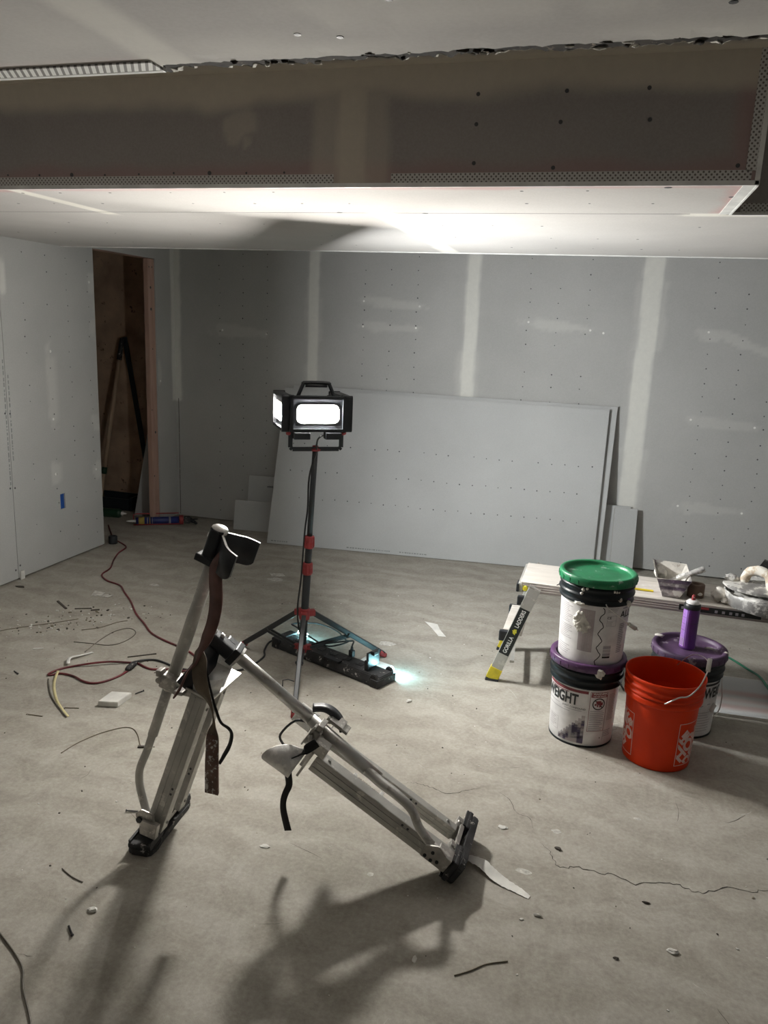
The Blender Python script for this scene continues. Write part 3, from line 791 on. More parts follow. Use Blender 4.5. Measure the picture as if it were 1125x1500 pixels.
def foot(parent, c, L, W, up, ks=1.0):
    """sole: c centre on the ground face, L long direction (toe to heel), W width direction, up = sole normal"""
    L, W, up = V(L).normalized(), V(W).normalized(), V(up).normalized()
    b = B(); P = []
    prof = [(.148, .022), (.142, .036), (.125, .043), (.05, .040), (-.05, .040), (-.11, .046), (-.138, .040), (-.148, .026)]
    poly = [(w, l*ks) for l, w in prof]+[(-w, l*ks) for l, w in prof[::-1]]
    b.prism(poly, c+up*.011, W, L, .022, 0, .004)
    for k in range(13):
        l = (-.13+.0217*k)*ks; b.box(c+L*l+up*.003, (.072, .008, .008), rotm(W, L, up))
    for l0, l1 in ((-.145*ks, -.055*ks), (.055*ks, .145*ks)):
        b.box(c+L*(l0+l1)/2+up*.029, (.078, .088, .016), rotm(W, L, up), .005)
        for s in (-1, 1): b.box(c+L*(l0+l1)/2+W*s*.034+up*.040, (.008, .080, .012), rotm(W, L, up), .002)
    s = b.build('shoe', 'blackd', parent)
    b = B()
    for q in (-1, 1): b.bar(c+L*-.07+W*.028*q+up*.044, c+L*.07+W*.028*q+up*.044, .010, .014, up, .002)
    for l in (-.065*ks, .07*ks): b.box(c+L*l+up*.052, (.058, .05, .03), rotm(W, L, up), .004); b.tube([c+L*l-W*.034+up*.055, c+L*l+W*.034+up*.055], .008, 10)
    b.build('ankle_bracket', 'steel', parent)
    return s
def rail(parent, a, bb, w, dpt, hint):
    a, bb = V(a), V(bb); x, y, z = frame(bb-a, hint)
    b = B(); L = (bb-a).length; c = (a+bb)/2
    b.box(c, (w, dpt, L), rotm(x, y, z), .003)
    for s in (-1, 1):
        for k in (-.18, .18): b.box(c+y*s*dpt/2+x*w*k, (w*.07, .004, L*.98), rotm(x, y, z), .001)     # extruded ribs
    for s in (-1, 1): b.tube([bb-z*.04-x*(w*.5+.004), bb-z*.04+x*(w*.5+.004)], .005, 8); b.tube([a+z*.035-x*(w*.5+.004), a+z*.035+x*(w*.5+.004)], .005, 8)
    for k in (.3, .34): b.tube([a+z*L*k-y*(dpt*.5+.001)+x*w*.3, a+z*L*k+y*(dpt*.5+.001)+x*w*.3], .0042, 8, 1)
    return b.build('leg_rail', ['alu_dull', 'screw'], parent)

# --- left stilt (standing)
sl = thing('drywall_stilt', (-1.285, 1.99, 0), 'dusty aluminium drywall stilt standing upright with black cuff on top, left of the pair', 'stilt')
Lf = V((-.022, .29, 0)).normalized(); Wf = V((.29, .022, 0)).normalized()
foot(sl, V((-1.268, 1.987, 0)), Lf, Wf, UP)
ax = (V((-1.071, 1.91, .548))-V((-1.234, 1.91, .079))).normalized()
rail(sl, (-1.240, 1.915, .062), (-1.071, 1.915, .548), .058, .040, (0, 1, 0))
rail(sl, (-1.246, 2.035, .062), (-1.077, 2.035, .548), .058, .040, (0, 1, 0))
b = B(); b.tube([(-1.215,1.975,.13), (-1.10,1.975,.46)], .012, 12); 
b.build('spring_strut', 'steel', sl)
b = B(); b.tube([(-1.024,1.94,1.02), (-1.179,1.93,.576)], .0195, 18); b.tube([(-1.172,1.925,.60), (-1.240,1.91,.385)], .0155, 16); b.build('leg_tube', 'alu_dull', sl)
b = B(); b.tube([(-1.236,1.91,.40), (-1.262,1.91,.325), (-1.288,1.91,.262), (-1.293,1.91,.215), (-1.285,1.91,.165), (-1.268,1.91,.103)], .0125, 14, 0, True, 4); b.build('bent_strut', 'alu_dull', sl)
b = B(); b.prism([(-.03, -.02), (.02, -.03), (.034, -.01), (.03, .022), (-.01, .032), (-.032, .014)], (-1.255, 1.878, .108), V((1, 0, 0)), UP, .008, 0, .002)
b.tube([(-1.272, 1.868, .105), (-1.272, 1.90, .105)], .010, 10, 1); b.box((-1.235, 1.872, .082), (.055, .02, .05), Matrix.Rotation(.2, 3, 'Y'), .002)
b.build('strut_bracket', ['steel', 'blackp'], sl)
b = B(); b.box((-1.176, 1.922, .570), (.052, .055, .045), rotm(*frame(ax)), .004); b.bar((-1.19,1.905,.555), (-1.095,1.905,.550), .014, .02, UP, .002); b.tube([(-1.198,1.88,.585), (-1.198,1.95,.585)], .009, 10); b.box((-1.20,1.90,.605), (.018, .03, .02), None, .003); b.box((-1.13,1.90,.558), (.03, .05, .012), None, .002)
b.build('pole_clamp', 'steel', sl)
# foot plate: rounded toe guard in front, upright heel plate behind
b = B(); fx, fy, fz = V((1, 0, 0)), V((0, 1, 0)), UP
px_, py_, pz_ = frame(ax, (0, 1, 0)); sd = px_ if px_.x > 0 else -px_; fw = V((0, 1, 0))
up2 = ax; sd2 = V((ax.z, 0, -ax.x)).normalized()
b.box(V((-1.068, 1.985, .560)), (.088, .20, .008), rotm(sd2, fw, up2), .002)
pl = b.build('foot_plate', 'alu', sl)
b = B(); bm = b.bm; rows = []
for i in range(17):
    a = PI*i/16; q = V((-1.068, 1.95, .582))+sd2*(-.046*math.cos(a))-fw*(.062*math.sin(a)); rows.append([bm.verts.new(q+up2*h+(-fw)*e) for h, e in ((-.022, 0), (.036, .004), (.036, 0), (-.022, -.004))])
for i in range(16):
    for k in range(4):
        f = bm.faces.new((rows[i][k], rows[i][(k+1) % 4], rows[i+1][(k+1) % 4], rows[i+1][k])); f.smooth = True
bm.faces.new(rows[0]); bm.faces.new(rows[-1][::-1]); b.build('toe_guard', 'bright', sl)
b = B(); b.box(V((-1.086, 2.08, .578)), (.062, .008, .085), rotm(sd2, fw, up2), .002); b.build('heel_plate', 'bright', sl)
axp = (V((-1.024,1.94,1.02))-V((-1.179,1.93,.576))).normalized()
opd = V((1, .02, 0)); opd = (opd-axp*opd.dot(axp)).normalized(); sdd = axp.cross(opd)
cuff(sl, axp, opd, sdd, V((-1.022, 1.94, 1.058)), ['blackp', 'bright'], .102, .100, 1.0)
b = B(); b.strap([(-.992,1.90,1.0), (-1.005,1.885,.965), (-1.008,1.885,.92), (-1.010,1.89,.857), (-1.021,1.89,.793), (-1.042,1.885,.735), (-1.056,1.88,.705), (-1.066,1.872,.672), (-1.087,1.868,.642), (-1.103,1.866,.611), (-1.117,1.866,.58), (-1.140,1.868,.545)],
                 [(.97,-.1,.1), (1,-.2,0), (1,-.2,0), (1,-.25,.15), (.8,-.6,.2), (.5,-.85,.2), (.6,-.8,.3), (.75,-.6,.2)], [.024, .044, .046, .042, .038, .026, .022, .022, .018, .004], .004, 0, 5)
b.build('leather_strap', 'leather', sl)
B().bar((-.992,1.905,1.0), (-1.005,1.93,.99), .02, .006).build('strap_loop', 'blackp', sl)

# --- right stilt (leaning over on the first)
sr = thing('drywall_stilt', (-.32, 2.18, 0), 'dusty aluminium drywall stilt tipped over at a slant and resting on the upright stilt', 'stilt')
ar = (V((-.761, 2.06, .308))-V((-.383, 2.06, .087))).normalized()
Lr = V((0.0, 1, 0)); Lr = (Lr-ar*Lr.dot(ar)).normalized(); Wr = Lr.cross(ar).normalized()
if Wr.z < 0: Wr = -Wr
cf = V((-.285, 2.160, .037))
foot(sr, cf, Lr, Wr, ar, .92)
r1b, r1t = cf-Lr*.095+ar*.05, V((-.765, 2.065, .311))
r2b, r2t = cf+Lr*.022+ar*.06+Wr*.010, V((-.765, 2.178, .327))
rail(sr, r1b, r1t, .058, .042, Lr)
rail(sr, r2b, r2t, .044, .030, Lr)
b = B(); b.tube([(-1.083,2.025,.687), (-.768,2.09,.416)], .0185, 18); b.tube([(-.79,2.086,.434), (-.561,2.09,.272)], .0205, 18); b.build('leg_tube', 'alu', sr)
b = B(); b.tube([(-.60,2.085,.30), (-.556,2.07,.278), (-.482,2.05,.250), (-.440,2.045,.218), (-.414,2.04,.168), (-.372,2.035,.123)], [.017, .016, .015, .014, .013, .013], 14, 0, True, 4); b.build('bent_strut', 'alu', sr)
b = B(); b.prism([(-.035, -.03), (.03, -.03), (.036, .01), (.0, .034), (-.036, .02)], (-.362, 2.015, .108), ar, Wr, .008, 0, .002)
for q in ((-.022, -.012), (.004, .006), (-.004, -.02), (.018, -.018)): b.tube([V((-.362, 2.008, .108))+ar*q[0]+Wr*q[1], V((-.362, 2.02, .108))+ar*q[0]+Wr*q[1]], .0055, 10, 1)
b.box(V((-.338, 2.04, .085)), (.05, .05, .05), rotm(Wr, Lr, ar), .003)
b.build('strut_bracket', ['steel', 'blackp'], sr)
b = B()
for k in range(2):
    a0 = V((-.640, 2.12, .234)) if k == 0 else V((-.555, 2.12, .181)); a1 = a0+V((.070, 0, -.043)); x, y, z = frame(a1-a0); pts = []
    for i in range(90):
        u = i/89; w = 2*PI*11*u; pts.append(a0+(a1-a0)*u+(x*math.cos(w)+y*math.sin(w))*.009)
    b.tube(pts, .0022, 6)
    b.tube([a0-z*.03, a0+z*.004], .006, 8); b.tube([a1, a1+z*.03], .006, 8)
b.build('spring', 'copper', sr)
for q, sz in (((-.650, 2.105, .246), (.03, .025, .012)), ((-.562, 2.10, .198), (.045, .02, .012))):
    b = B(); b.box(q, sz, rotm(Wr, Lr, ar), .002); b.build('spring_clip', 'bright', sr)
b = B(); b.box((-.770, 2.075, .392), (.062, .058, .034), rotm(Wr, Lr, ar), .004); b.box((-.772, 2.065, .345), (.12, .045, .014), rotm(Wr, Lr, ar), .002); b.box((-.735, 2.04, .372), (.04, .04, .05), rotm(Wr, Lr, ar), .003); b.tube([V((-.772,2.04,.41)), V((-.772,2.04,.375))], .007, 10); b.box((-.745, 2.07, .430), (.02, .05, .02), rotm(Wr, Lr, ar), .003)
b.bar((-.80, 2.045, .372), (-.755, 2.045, .44), .006, .02, Lr, .001)
b.build('pole_clamp', 'steel', sr)
b = B(); b.box(V((-.778, 2.12, .320)), (.10, .22, .008), rotm(Wr, Lr, ar), .002); b.build('foot_plate', 'steel', sr)
b = B(); bm = b.bm; rows = []
for i in range(17):
    a = PI*i/16; q = V((-.812, 2.025, .325))+Wr*(.045*math.cos(a))-Lr*(.075*math.sin(a)); rows.append([bm.verts.new(q+ar*h+(-Lr)*e) for h, e in ((-.014, 0), (.085*math.sin(a)**.6+.004, .004), (.085*math.sin(a)**.6+.004, 0), (-.014, -.004))])
for i in range(16):
    for k in range(4):
        f = bm.faces.new((rows[i][k], rows[i][(k+1) % 4], rows[i+1][(k+1) % 4], rows[i+1][k])); f.smooth = True
bm.faces.new(rows[0]); bm.faces.new(rows[-1][::-1]); b.build('toe_guard', 'bright', sr)
b = B(); b.box(V((-.835, 2.16, .395)), (.075, .012, .07), rotm(Wr, Lr, ar), .003); b.build('heel_plate', 'bright', sr)
b = B(); b.strap([(-.80,2.13,.45), (-.765,2.14,.452), (-.735,2.14,.442), (-.712,2.14,.42), (-.700,2.14,.385)], [(0,1,.2), (0,1,.1), (0,1,0)], [.03, .034, .03], .012, 0, 4)
b.box((-.712, 2.125, .42), (.012, .05, .05), rotm(Wr, Lr, ar), .002, 1); b.box((-.695, 2.125, .405), (.01, .04, .045), rotm(Wr, Lr, ar), .002, 1); b.tube([V((-.735,2.105,.428)), V((-.735,2.12,.428))], .010, 12, 1)
b.build('ratchet_buckle', ['blackp', 'steel'], sr)
B().tube([(-.79,2.08,.425), (-.835,2.07,.428), (-.875,2.05,.385), (-.868,2.05,.355), (-.845,2.05,.34)], .004, 8, 0, True, 4).build('wire_loop', 'cord_black', sr)
b = B(); b.strap([(-.735,2.0,.41), (-.775,1.985,.378), (-.815,1.985,.335), (-.823,1.99,.30), (-.823,2.0,.25), (-.834,2.0,.218), (-.841,2.0,.19), (-.841,2.0,.16), (-.834,2.0,.126), (-.824,2.0,.088)], [(.5,.3,.8), (.7,.3,.4), (1,.2,0), (1,.1,0), (1,0,0), (1,0,.1)], [.028, .03, .024, .021, .02, .019, .022, .023], .003, 0, 5)
b.build('hanging_strap', 'webbing', sr)
axr = (V((-1.083,2.025,.687))-V((-.768,2.09,.416))).normalized()
def tube_r(f): return V((-1.083,2.025,.687)).lerp(V((-.768,2.09,.416)), f)
opr = V((-.55, -.15, -.80)); opr = (opr-axr*opr.dot(axr)).normalized(); sdr = axr.cross(opr)
cuff(sr, axr, opr, sdr, V((-1.088, 2.0, .704)), ['blackp', 'bright'], .135, .075, 1.28)
b = B(); b.box(tube_r(.13), (.052, .050, .05), rotm(*frame(axr)), .005); b.box(tube_r(.215), (.050, .050, .016), rotm(*frame(axr)), .003, 1)
b.build('clamp_band', ['blackp', 'bright'], sr)
b = B(); b.strap([(-1.075,1.90,.70), (-1.054,1.872,.672), (-1.050,1.862,.635), (-1.040,1.86,.598), (-1.022,1.865,.558), (-1.012,1.87,.515), (-1.011,1.875,.48), (-1.016,1.875,.443), (-1.019,1.875,.36), (-1.022,1.88,.252)],
                 [(.7,-.5,.3), (1,0,.1), (1,0,0), (1,.1,.2), (.8,-.5,0), (.5,-.8,0), (.6,-.7,0), (1,0,0), (1,.1,0), (1,.1,0)], [.03, .044, .046, .044, .034, .026, .022, .026, .040, .042, .042], .004, 0, 5)
st = b.build('leather_strap', 'olive', sr)
b = B(); b.strap([(-1.0165,1.872,.45), (-1.018,1.872,.36), (-1.022,1.877,.250)], [(1,0,.05), (1,0,.05)], [.032, .042, .043], .006, 0, 4); b.build('strap_end', 'leather_spat', st)
b = B(); b.strap([(-1.034,1.872,.66), (-1.022,1.872,.60), (-1.006,1.88,.523), (-.991,1.88,.488), (-.966,1.88,.474), (-.957,1.88,.455), (-.964,1.88,.42), (-.982,1.88,.383), (-.998,1.882,.352)], [(.6,-.7,0), (.8,-.5,.2), (.5,-.5,.6), (.7,-.6,.1), (1,-.2,0)], [.012, .012, .018, .022, .016, .008], .003, 0, 5)
b.build('webbing_strap', 'webbing', sr)

# ------------------------------------------------------------------ buckets
def cylmap(c, rf, phi0, eps=.0012):
    """maps (arc length along the wall from phi0, height) to a point on a bucket wall; +x runs to the viewer's right"""
    def fn(x, z):
        r = rf(z); a = phi0+x/rf(.15); return V((c[0]+(r+eps)*math.cos(a), c[1]+(r+eps)*math.sin(a), c[2]+z))
    return fn
def wrap_rect(b, fn, x0, x1, z0, z1, mi, n=None):
    n = n or max(2, int(abs(x1-x0)/.008)); bm = b.bm
    L = [(bm.verts.new(fn(x0+(x1-x0)*i/n, z0)), bm.verts.new(fn(x0+(x1-x0)*i/n, z1))) for i in range(n+1)]
    for i in range(n): f = bm.faces.new((L[i][0], L[i+1][0], L[i+1][1], L[i][1])); f.material_index = mi; f.smooth = True
def wrap_line(b, fn, pts, w, mi):
    bm = b.bm; L = []
    for i, q in enumerate(pts):
        p0 = V((pts[max(i-1, 0)][0], pts[max(i-1, 0)][1])); p1 = V((pts[min(i+1, len(pts)-1)][0], pts[min(i+1, len(pts)-1)][1]))
        dd = (p1-p0).normalized(); s = V((-dd.y, dd.x))*w/2
        L.append((bm.verts.new(fn(q[0]+s.x, q[1]+s.y)), bm.verts.new(fn(q[0]-s.x, q[1]-s.y))))
    for i in range(len(L)-1): f = bm.faces.new((L[i][0], L[i][1], L[i+1][1], L[i+1][0])); f.material_index = mi
def wrap_frame(b, fn, x0, x1, z0, z1, w, mi):
    wrap_rect(b, fn, x0, x1, z0, z0+w, mi); wrap_rect(b, fn, x0, x1, z1-w, z1, mi)
    wrap_rect(b, fn, x0, x0+w, z0, z1, mi, 1); wrap_rect(b, fn, x1-w, x1, z0, z1, mi, 1)
def fine_print(b, fn, x0, x1, z0, z1, step, h, mi, ragged=.3):
    z = z1
    while z > z0:
        wrap_rect(b, fn, x0, x1-(x1-x0)*ragged*random.random(), z-h, z, mi); z -= step
def facing(c): return math.atan2(-c[1], -c[0])
RB = lambda z: .128+.012*(z/.365)
def pail_body(root, c, rim_mi):
    """white label body with black ribbed collar"""
    prof = [(0, .004), (.118, .004), (.124, 0), (.1285, .006)]+[(RB(z)+.0005, z) for z in (.02, .10, .18, .255)]
    b = B(); b.lathe(prof+[(RB(.262), .262)], c, UP, 72, 0, True); body = b.build('bucket_body', 'white_plastic', root)
    b = B(); q = [(RB(.26)-.002, .258), (.146, .262), (.147, .268), (.1425, .272), (.1425, .288), (.149, .291), (.150, .297), (.144, .300), (.144, .318), (.1485, .321), (.1485, .327), (.143, .330), (.143, .352), (.136, .352), (.134, .26)]
    b.lathe(q, c, UP, 72, 0, True); b.build('collar', rim_mi, root)
    b = B(); b.lathe([(.121, -.0005), (.130, .0), (.1303, .008), (.128, .009)], c, UP, 72); b.build('base_ring', 'black_rim', root)
    return body
def pail_lid(root, c, m, name='lid'):
    b = B(); q = [(0, .352), (.02, .3525), (.028, .3515), (.05, .3525), (.058, .3515), (.085, .3525), (.128, .352), (.131, .358), (.134, .366), (.140, .369), (.149, .369), (.153, .365), (.1545, .352), (.1545, .338), (.152, .335), (.150, .337), (.148, .352)]
    b.lathe(q, c, UP, 72, 0, True)
    for k in range(24):
        a = 2*PI*k/24; b.box(V(c)+V((.1545*math.cos(a), .1545*math.sin(a), .348)), (.003, .010, .018), Matrix.Rotation(a, 3, 'Z'), 0)
    return b.build(name, m, root)

# lower bucket of the stack: white label, violet lid
c = V((.03, 3.14, 0)); lb = thing('bucket', c, 'white-labelled joint compound bucket with purple lid, standing beneath the green-lidded bucket', 'bucket', 'joint compound buckets')
body = pail_body(lb, c, 'black_rim'); pail_lid(lb, c, 'purple_lid')
fn = cylmap(c, RB, facing(c), .0016); b = B()
add_text(b, 'MIDWEIGHT', .064, fn, 0, .0022, 0, (-.138, .205), 1, 1.0, .66)
wrap_rect(b, fn, -.18, .018, .240, .252, 1); wrap_rect(b, fn, -.16, -.06, .233, .236, 1)
add_text(b, 'JOINT COMPOUND', .011, fn, 0, .0, 0, (-.035, .171), 1)
wrap_rect(b, fn, -.075, -.002, .160, .162, 3); wrap_rect(b, fn, -.18, -.05, .150, .152, 3); wrap_rect(b, fn, -.18, -.10, .17, .172, 3)
fine_print(b, fn, -.17, -.11, .055, .10, .008, .003, 2); wrap_frame(b, fn, -.178, -.10, .048, .106, .0015, 2)
random.seed(11)
for i in range(9):     # stepped picture of stacked blocks
    x0 = -.095+.012*i; top = .030+.0125*i
    for k in range(5):
        z0 = .018+(top-.018)*k/5*1.0; z1 = z0+(top-.018)/5*1.3+.006
        wrap_rect(b, fn, x0, x0+.014, z0, z1, random.choice((2, 3, 4, 4, 5)), 2)
    wrap_rect(b, fn, x0+.003, x0+.009, top, top+.012, random.choice((2, 5)), 1)
wrap_rect(b, fn, .030, .098, .227, .250, 1); add_text(b, '! WARNING', .013, fn, 6, .0004, 0, (.064, .243), 1); add_text(b, '! ADVERTENCIA', .008, fn, 6, .0002, 0, (.064, .2325), 1)
wrap_frame(b, fn, .026, .098, .075, .250, .0016, 1)
ring = [(.063+.024*math.cos(2*PI*k/32), .198+.024*math.sin(2*PI*k/32)) for k in range(33)]; wrap_line(b, fn, ring, .0045, 0)
wrap_line(b, fn, [(.047, .214), (.08, .182)], .004, 0)
for x0, x1, z0, z1 in ((.052, .072, .20, .212), (.056, .062, .186, .202), (.066, .072, .184, .203), (.070, .080, .192, .206), (.046, .054, .192, .20)): wrap_rect(b, fn, x0, x1, z0, z1, 1, 2)
fine_print(b, fn, .031, .093, .082, .168, .0085, .003, 3, .25)
fine_print(b, fn, .108, .15, .12, .235, .007, .003, 2, .3); wrap_rect(b, fn, .099, .101, .03, .25, 2, 1)
fine_print(b, fn, .10, .15, .045, .075, .008, .003, 3, .3); wrap_rect(b, fn, .084, .088, .042, .047, 0, 1)
b.build('printed_label', ['ink_black', 'ink_red', 'ink_soft', 'ink_grey', 'ink_violet', 'ink_mauve', 'white_ink'], body)
b = B(); fnl = cylmap(c, lambda z: .155, facing(c), .001); 
b.blob(fnl(.055, .338), .018, (1.0, .5, 1.1), .6, 1.8, 0, 3); b.build('mud_blob', 'mud', lb)
b = B(); b.tube([c+V((.148*math.cos(facing(c)+1.05), .148*math.sin(facing(c)+1.05), .29)), c+V((.158*math.cos(facing(c)+1.15), .158*math.sin(facing(c)+1.15), .262)), c+V((.160*math.cos(facing(c)+1.35), .160*math.sin(facing(c)+1.35), .235)), c+V((.160*math.cos(facing(c)+2.0), .160*math.sin(facing(c)+2.0), .22))], .0025, 8, 0, True, 4); b.build('bail_handle', 'stand', lb)

# upper bucket of the stack: green lid
c = V((.035, 3.142, .353)); ub = thing('bucket', c, 'white-labelled bucket with black rim and dusty green lid, topmost of the bucket stack', 'bucket', 'joint compound buckets')
body = pail_body(ub, c, 'black_rim'); pail_lid(ub, c, 'green_lid')
fn = cylmap(c, RB, facing(c), .0016); b = B()
fine_print(b, fn, -.17, -.085, .165, .245, .0075, .003, 2, .25); fine_print(b, fn, -.17, -.08, .10, .155, .0075, .003, 2, .35); fine_print(b, fn, -.17, -.085, .035, .07, .0085, .003, 2, .3)
wrap_rect(b, fn, -.052, .004, .065, .24, 5); fine_print(b, fn, -.047, .0, .07, .235, .0065, .0028, 2, .3); wrap_frame(b, fn, -.053, .005, .064, .241, .0014, 3)
wv = [(.032+.0085*math.sin(k*.53)+.0012*math.sin(k*1.7)-.002*(k > 40), .255-.0052*k) for k in range(49)]; wrap_line(b, fn, wv, .0034, 0)
wrap_frame(b, fn, .052, .092, .178, .222, .0012, 3); add_text(b, 'CE', .014, fn, 0, .0003, 0, (.061, .213), 1); wrap_rect(b, fn, .053, .091, .2, .2012, 3); fine_print(b, fn, .055, .08, .182, .197, .006, .0025, 2)
fine_print(b, fn, .052, .10, .236, .252, .006, .0025, 2)
for z0, z1, mi in ((.082, .092, 3), (.066, .080, 2), (.052, .064, 3), (.042, .050, 0), (.092, .096, 2)): wrap_rect(b, fn, .050, .083, z0, z1, mi)
add_text(b, 'ALL', .042, fn, 0, .0006, 0, (.143, .222), 1); fine_print(b, fn, .112, .145, .06, .185, .008, .0045, 3, .3); wrap_rect(b, fn, .12, .15, .246, .252, 3)
b.build('printed_label', ['ink_black', 'ink_red', 'ink_soft', 'ink_grey', 'ink_violet', 'ink_mauve', 'white_ink'], body)
b = B()
for x, z, s in ((-.048,.205,.022),(-.036,.185,.02),(-.055,.178,.018),(-.03,.165,.018),(-.045,.16,.014),(-.016,.172,.010)): b.blob(fn(x, z), s, (1, .28, 1.1), .9, 2.3, 0, 3)
b.blob(fn(-.045, .262), .022, (1.6, .5, .35), .6, 2.0, 0, 3); b.build('mud_lump', 'mud', ub)
b = B(); fnc = cylmap(c, lambda z: .146, facing(c), .001)
b.bm.free()
for x, z, s in ((-.05,.322,.007),(-.035,.328,.006),(-.055,.305,.006),(.07,.325,.005),(.08,.323,.005),(.09,.322,.004),(.10,.29,.008),(.15,.268,.012)):
    b = B(); b.blob(fnc(x, z), s, (1, .7, 1.1), .4, 2, 0, 2); b.build('mud_spot', 'mud', ub)
b = B(); f0 = facing(c); q = [c+V((r*math.cos(f0+a), r*math.sin(f0+a), z)) for r, a, z in ((.148,.28,.275),(.152,.34,.262),(.164,.55,.238),(.176,.80,.205),(.182,1.0,.182))]
b.tube(q, .0024, 8, 0, True, 4); b.tube([q[-1]+(q[-1]-q[-2])*.0, q[-1]+(q[-1]-q[-2]).normalized()*.03], .002, 8); hd = b.build('bail_handle', 'wire_steel', ub)
b = B(); b.tube([q[3]+(q[4]-q[3])*.3, q[4]+(q[4]-q[3])*.35], .0085, 12); b.build('grip', 'grip', hd)

# violet lidded bucket behind
c = V((.445, 3.375, 0)); pb = thing('bucket', c, 'white-labelled bucket with dusty purple lid carrying the spray can, behind the orange bucket', 'bucket', 'joint compound buckets')
body = pail_body(pb, c, 'black_rim'); pail_lid(pb, c, 'purple_dusty')
fn = cylmap(c, RB, facing(c), .0016); b = B()
add_text(b, 'MIDWEIGHT', .064, fn, 0, .0022, 0, (.13, .205), 1, 1.0, .66)
wrap_rect(b, fn, .0, .19, .240, .250, 0); fine_print(b, fn, .04, .14, .03, .12, .012, .003, 2, .3); wrap_line(b, fn, [(.05, .155), (.08, .148), (.12, .156), (.16, .15)], .004, 3)
b.build('printed_label', ['ink_black', 'ink_red', 'ink_soft', 'ink_grey'], body)
b = B(); fnl = cylmap(c, lambda z: .150, facing(c), 0)
b.bm.free()
for q, s, sq in (((-.12, .07, .368), .014, (1.4, .8, .5)), ((.142, -.03, .362), .011, (1, 1, 1)), ((.08, .03, .3545), .012, (1.6, .7, .3))):
    b = B(); b.blob(c+V(q), s, sq, .5, 2, 0, 2); b.build('mud_spot', 'mud', pb)
b = B(); f0 = facing(c); q = [c+V((r*math.cos(f0+a), r*math.sin(f0+a), z)) for r, a, z in ((.15,1.2,.27),(.165,1.15,.2),(.175,1.0,.15),(.18,.8,.12))]
b.tube(q, .0024, 8, 0, True, 4); hd = b.build('bail_handle', 'wire_steel', pb)
b = B(); b.tube([fn(.158, .145), fn(.135, .12)], .012, 12); b.build('grip', 'grip', hd)

# orange bucket
c = V((.33, 3.055, 0)); ob = thing('bucket', c, 'open orange bucket with white logo prints and wire handle, in front of the purple-lidded bucket', 'bucket')
RO = lambda z: .128+.014*(z/.365)
q = [(0, .012), (.11, .012), (.122, .0), (.128, .002), (.1292, .008)]+[(RO(z), z) for z in (.05, .1, .16, .22, .262)]
q += [(.141, .266), (.1475, .268), (.149, .274), (.1475, .292), (.143, .294), (.1505, .300), (.1508, .306), (.1445, .309), (.1445, .322), (.1515, .325), (.1515, .331), (.146, .334), (.146, .350), (.152, .352), (.1535, .358), (.1525, .365), (.149, .366), (.1475, .362), (.141, .33), (.135, .18), (.124, .016), (0, .016)]
b = B(); b.lathe(q, c, UP, 80, 0, True); body = b.build('bucket_body', 'orange', ob)
def logo(phi):
    fn = cylmap(c, RO, phi, .0014); b = B(); b.bm.verts.layers
    wrap_frame(b, fn, -.085, .085, .028, .210, .0028, 0)
    r = .80
    u = V((math.cos(r), math.sin(r))); w = V((-u.y, u.x)); o = V((0, .119))
    for txt, sz, k, sl, wd in (('THE', .044, .058, -.030, 1.0), ('HOME', .078, .012, -.004, .86), ('DEPOT', .070, -.046, .004, .84)):
        pp = o+w*k+u*sl; add_text(b, txt, sz, fn, 0, .0034, r, (pp.x, pp.y), 1, 1.0, wd, (-.079, .079, .034, .204))
    b.build('printed_logo', 'print_pink', body)
f0 = facing(c); logo(f0+1.22); logo(f0-1.38)
b = B()
def op(a, r, z): return c+V((r*math.cos(f0+a), r*math.sin(f0+a), z))
b.tube([op(.08, .150, .300), op(.09, .157, .302), op(.35, .165, .335), op(.55, .172, .345), op(.78, .176, .385), op(1.0, .170, .432), op(1.13, .165, .452)], .0028, 8, 0, True, 4)
b.tube([op(1.13, .165, .452), op(1.5, .13, .455), op(2.2, .11, .43), op(2.8, .140, .36), op(3.0, .152, .31)], .0016, 8, 0, True, 4)
hd = b.build('bail_handle', 'wire_steel', ob)
b = B(); b.tube([op(1.02, .170, .434), op(1.22, .157, .470)], .0085, 12); b.build('grip', 'grip', hd)

# spray can on the violet lid
c = V((.435, 3.385, .3527)); sp = thing('spray_can', c, 'purple aerosol spray can with red nozzle standing on the purple bucket lid', 'spray can')
b = B(); b.lathe([(0, .004), (.028, .0), (.0325, .003), (.0335, .008), (.0325, .012), (.0325, .175), (.0335, .178)], c, UP, 40); can = b.build('can_body', 'spray_purple', sp)
fn = cylmap(c, lambda z: .0325, facing(c), .0005); b = B()
wrap_rect(b, fn, -.046, -.016, .012, .175, 0); wrap_rect(b, fn, -.013, -.010, .012, .175, 0)
for k in range(7): wrap_rect(b, fn, -.044, -.022+.004*(k % 2), .07+.014*k, .0715+.014*k, 1)
wrap_rect(b, fn, -.04, -.017, .014, .05, 2); fine_print(b, fn, -.038, -.019, .018, .046, .005, .002, 1); wrap_rect(b, fn, -.01, .045, .118, .1195, 1)
b.build('printed_label', ['spray_light', 'ink_violet', 'ink_soft'], can)
b = B(); b.lathe([(.0335, .178), (.0345, .182), (.0345, .190), (.033, .198), (.028, .203)], c, UP, 40); b.build('shoulder', 'blackp', sp)
b = B(); b.lathe([(.0285, .202), (.027, .209), (.018, .216), (.012, .217), (0, .217)], c, UP, 32); b.build('dome', 'white_plastic', sp)
b = B(); b.lathe([(0, .215), (.0085, .215), (.0075, .232), (.005, .238), (0, .238)], c, UP, 16); b.box(c+V((.0, -.007, .229)), (.004, .003, .004), None, 0, 1); b.build('nozzle', ['red', 'white_plastic'], sp)

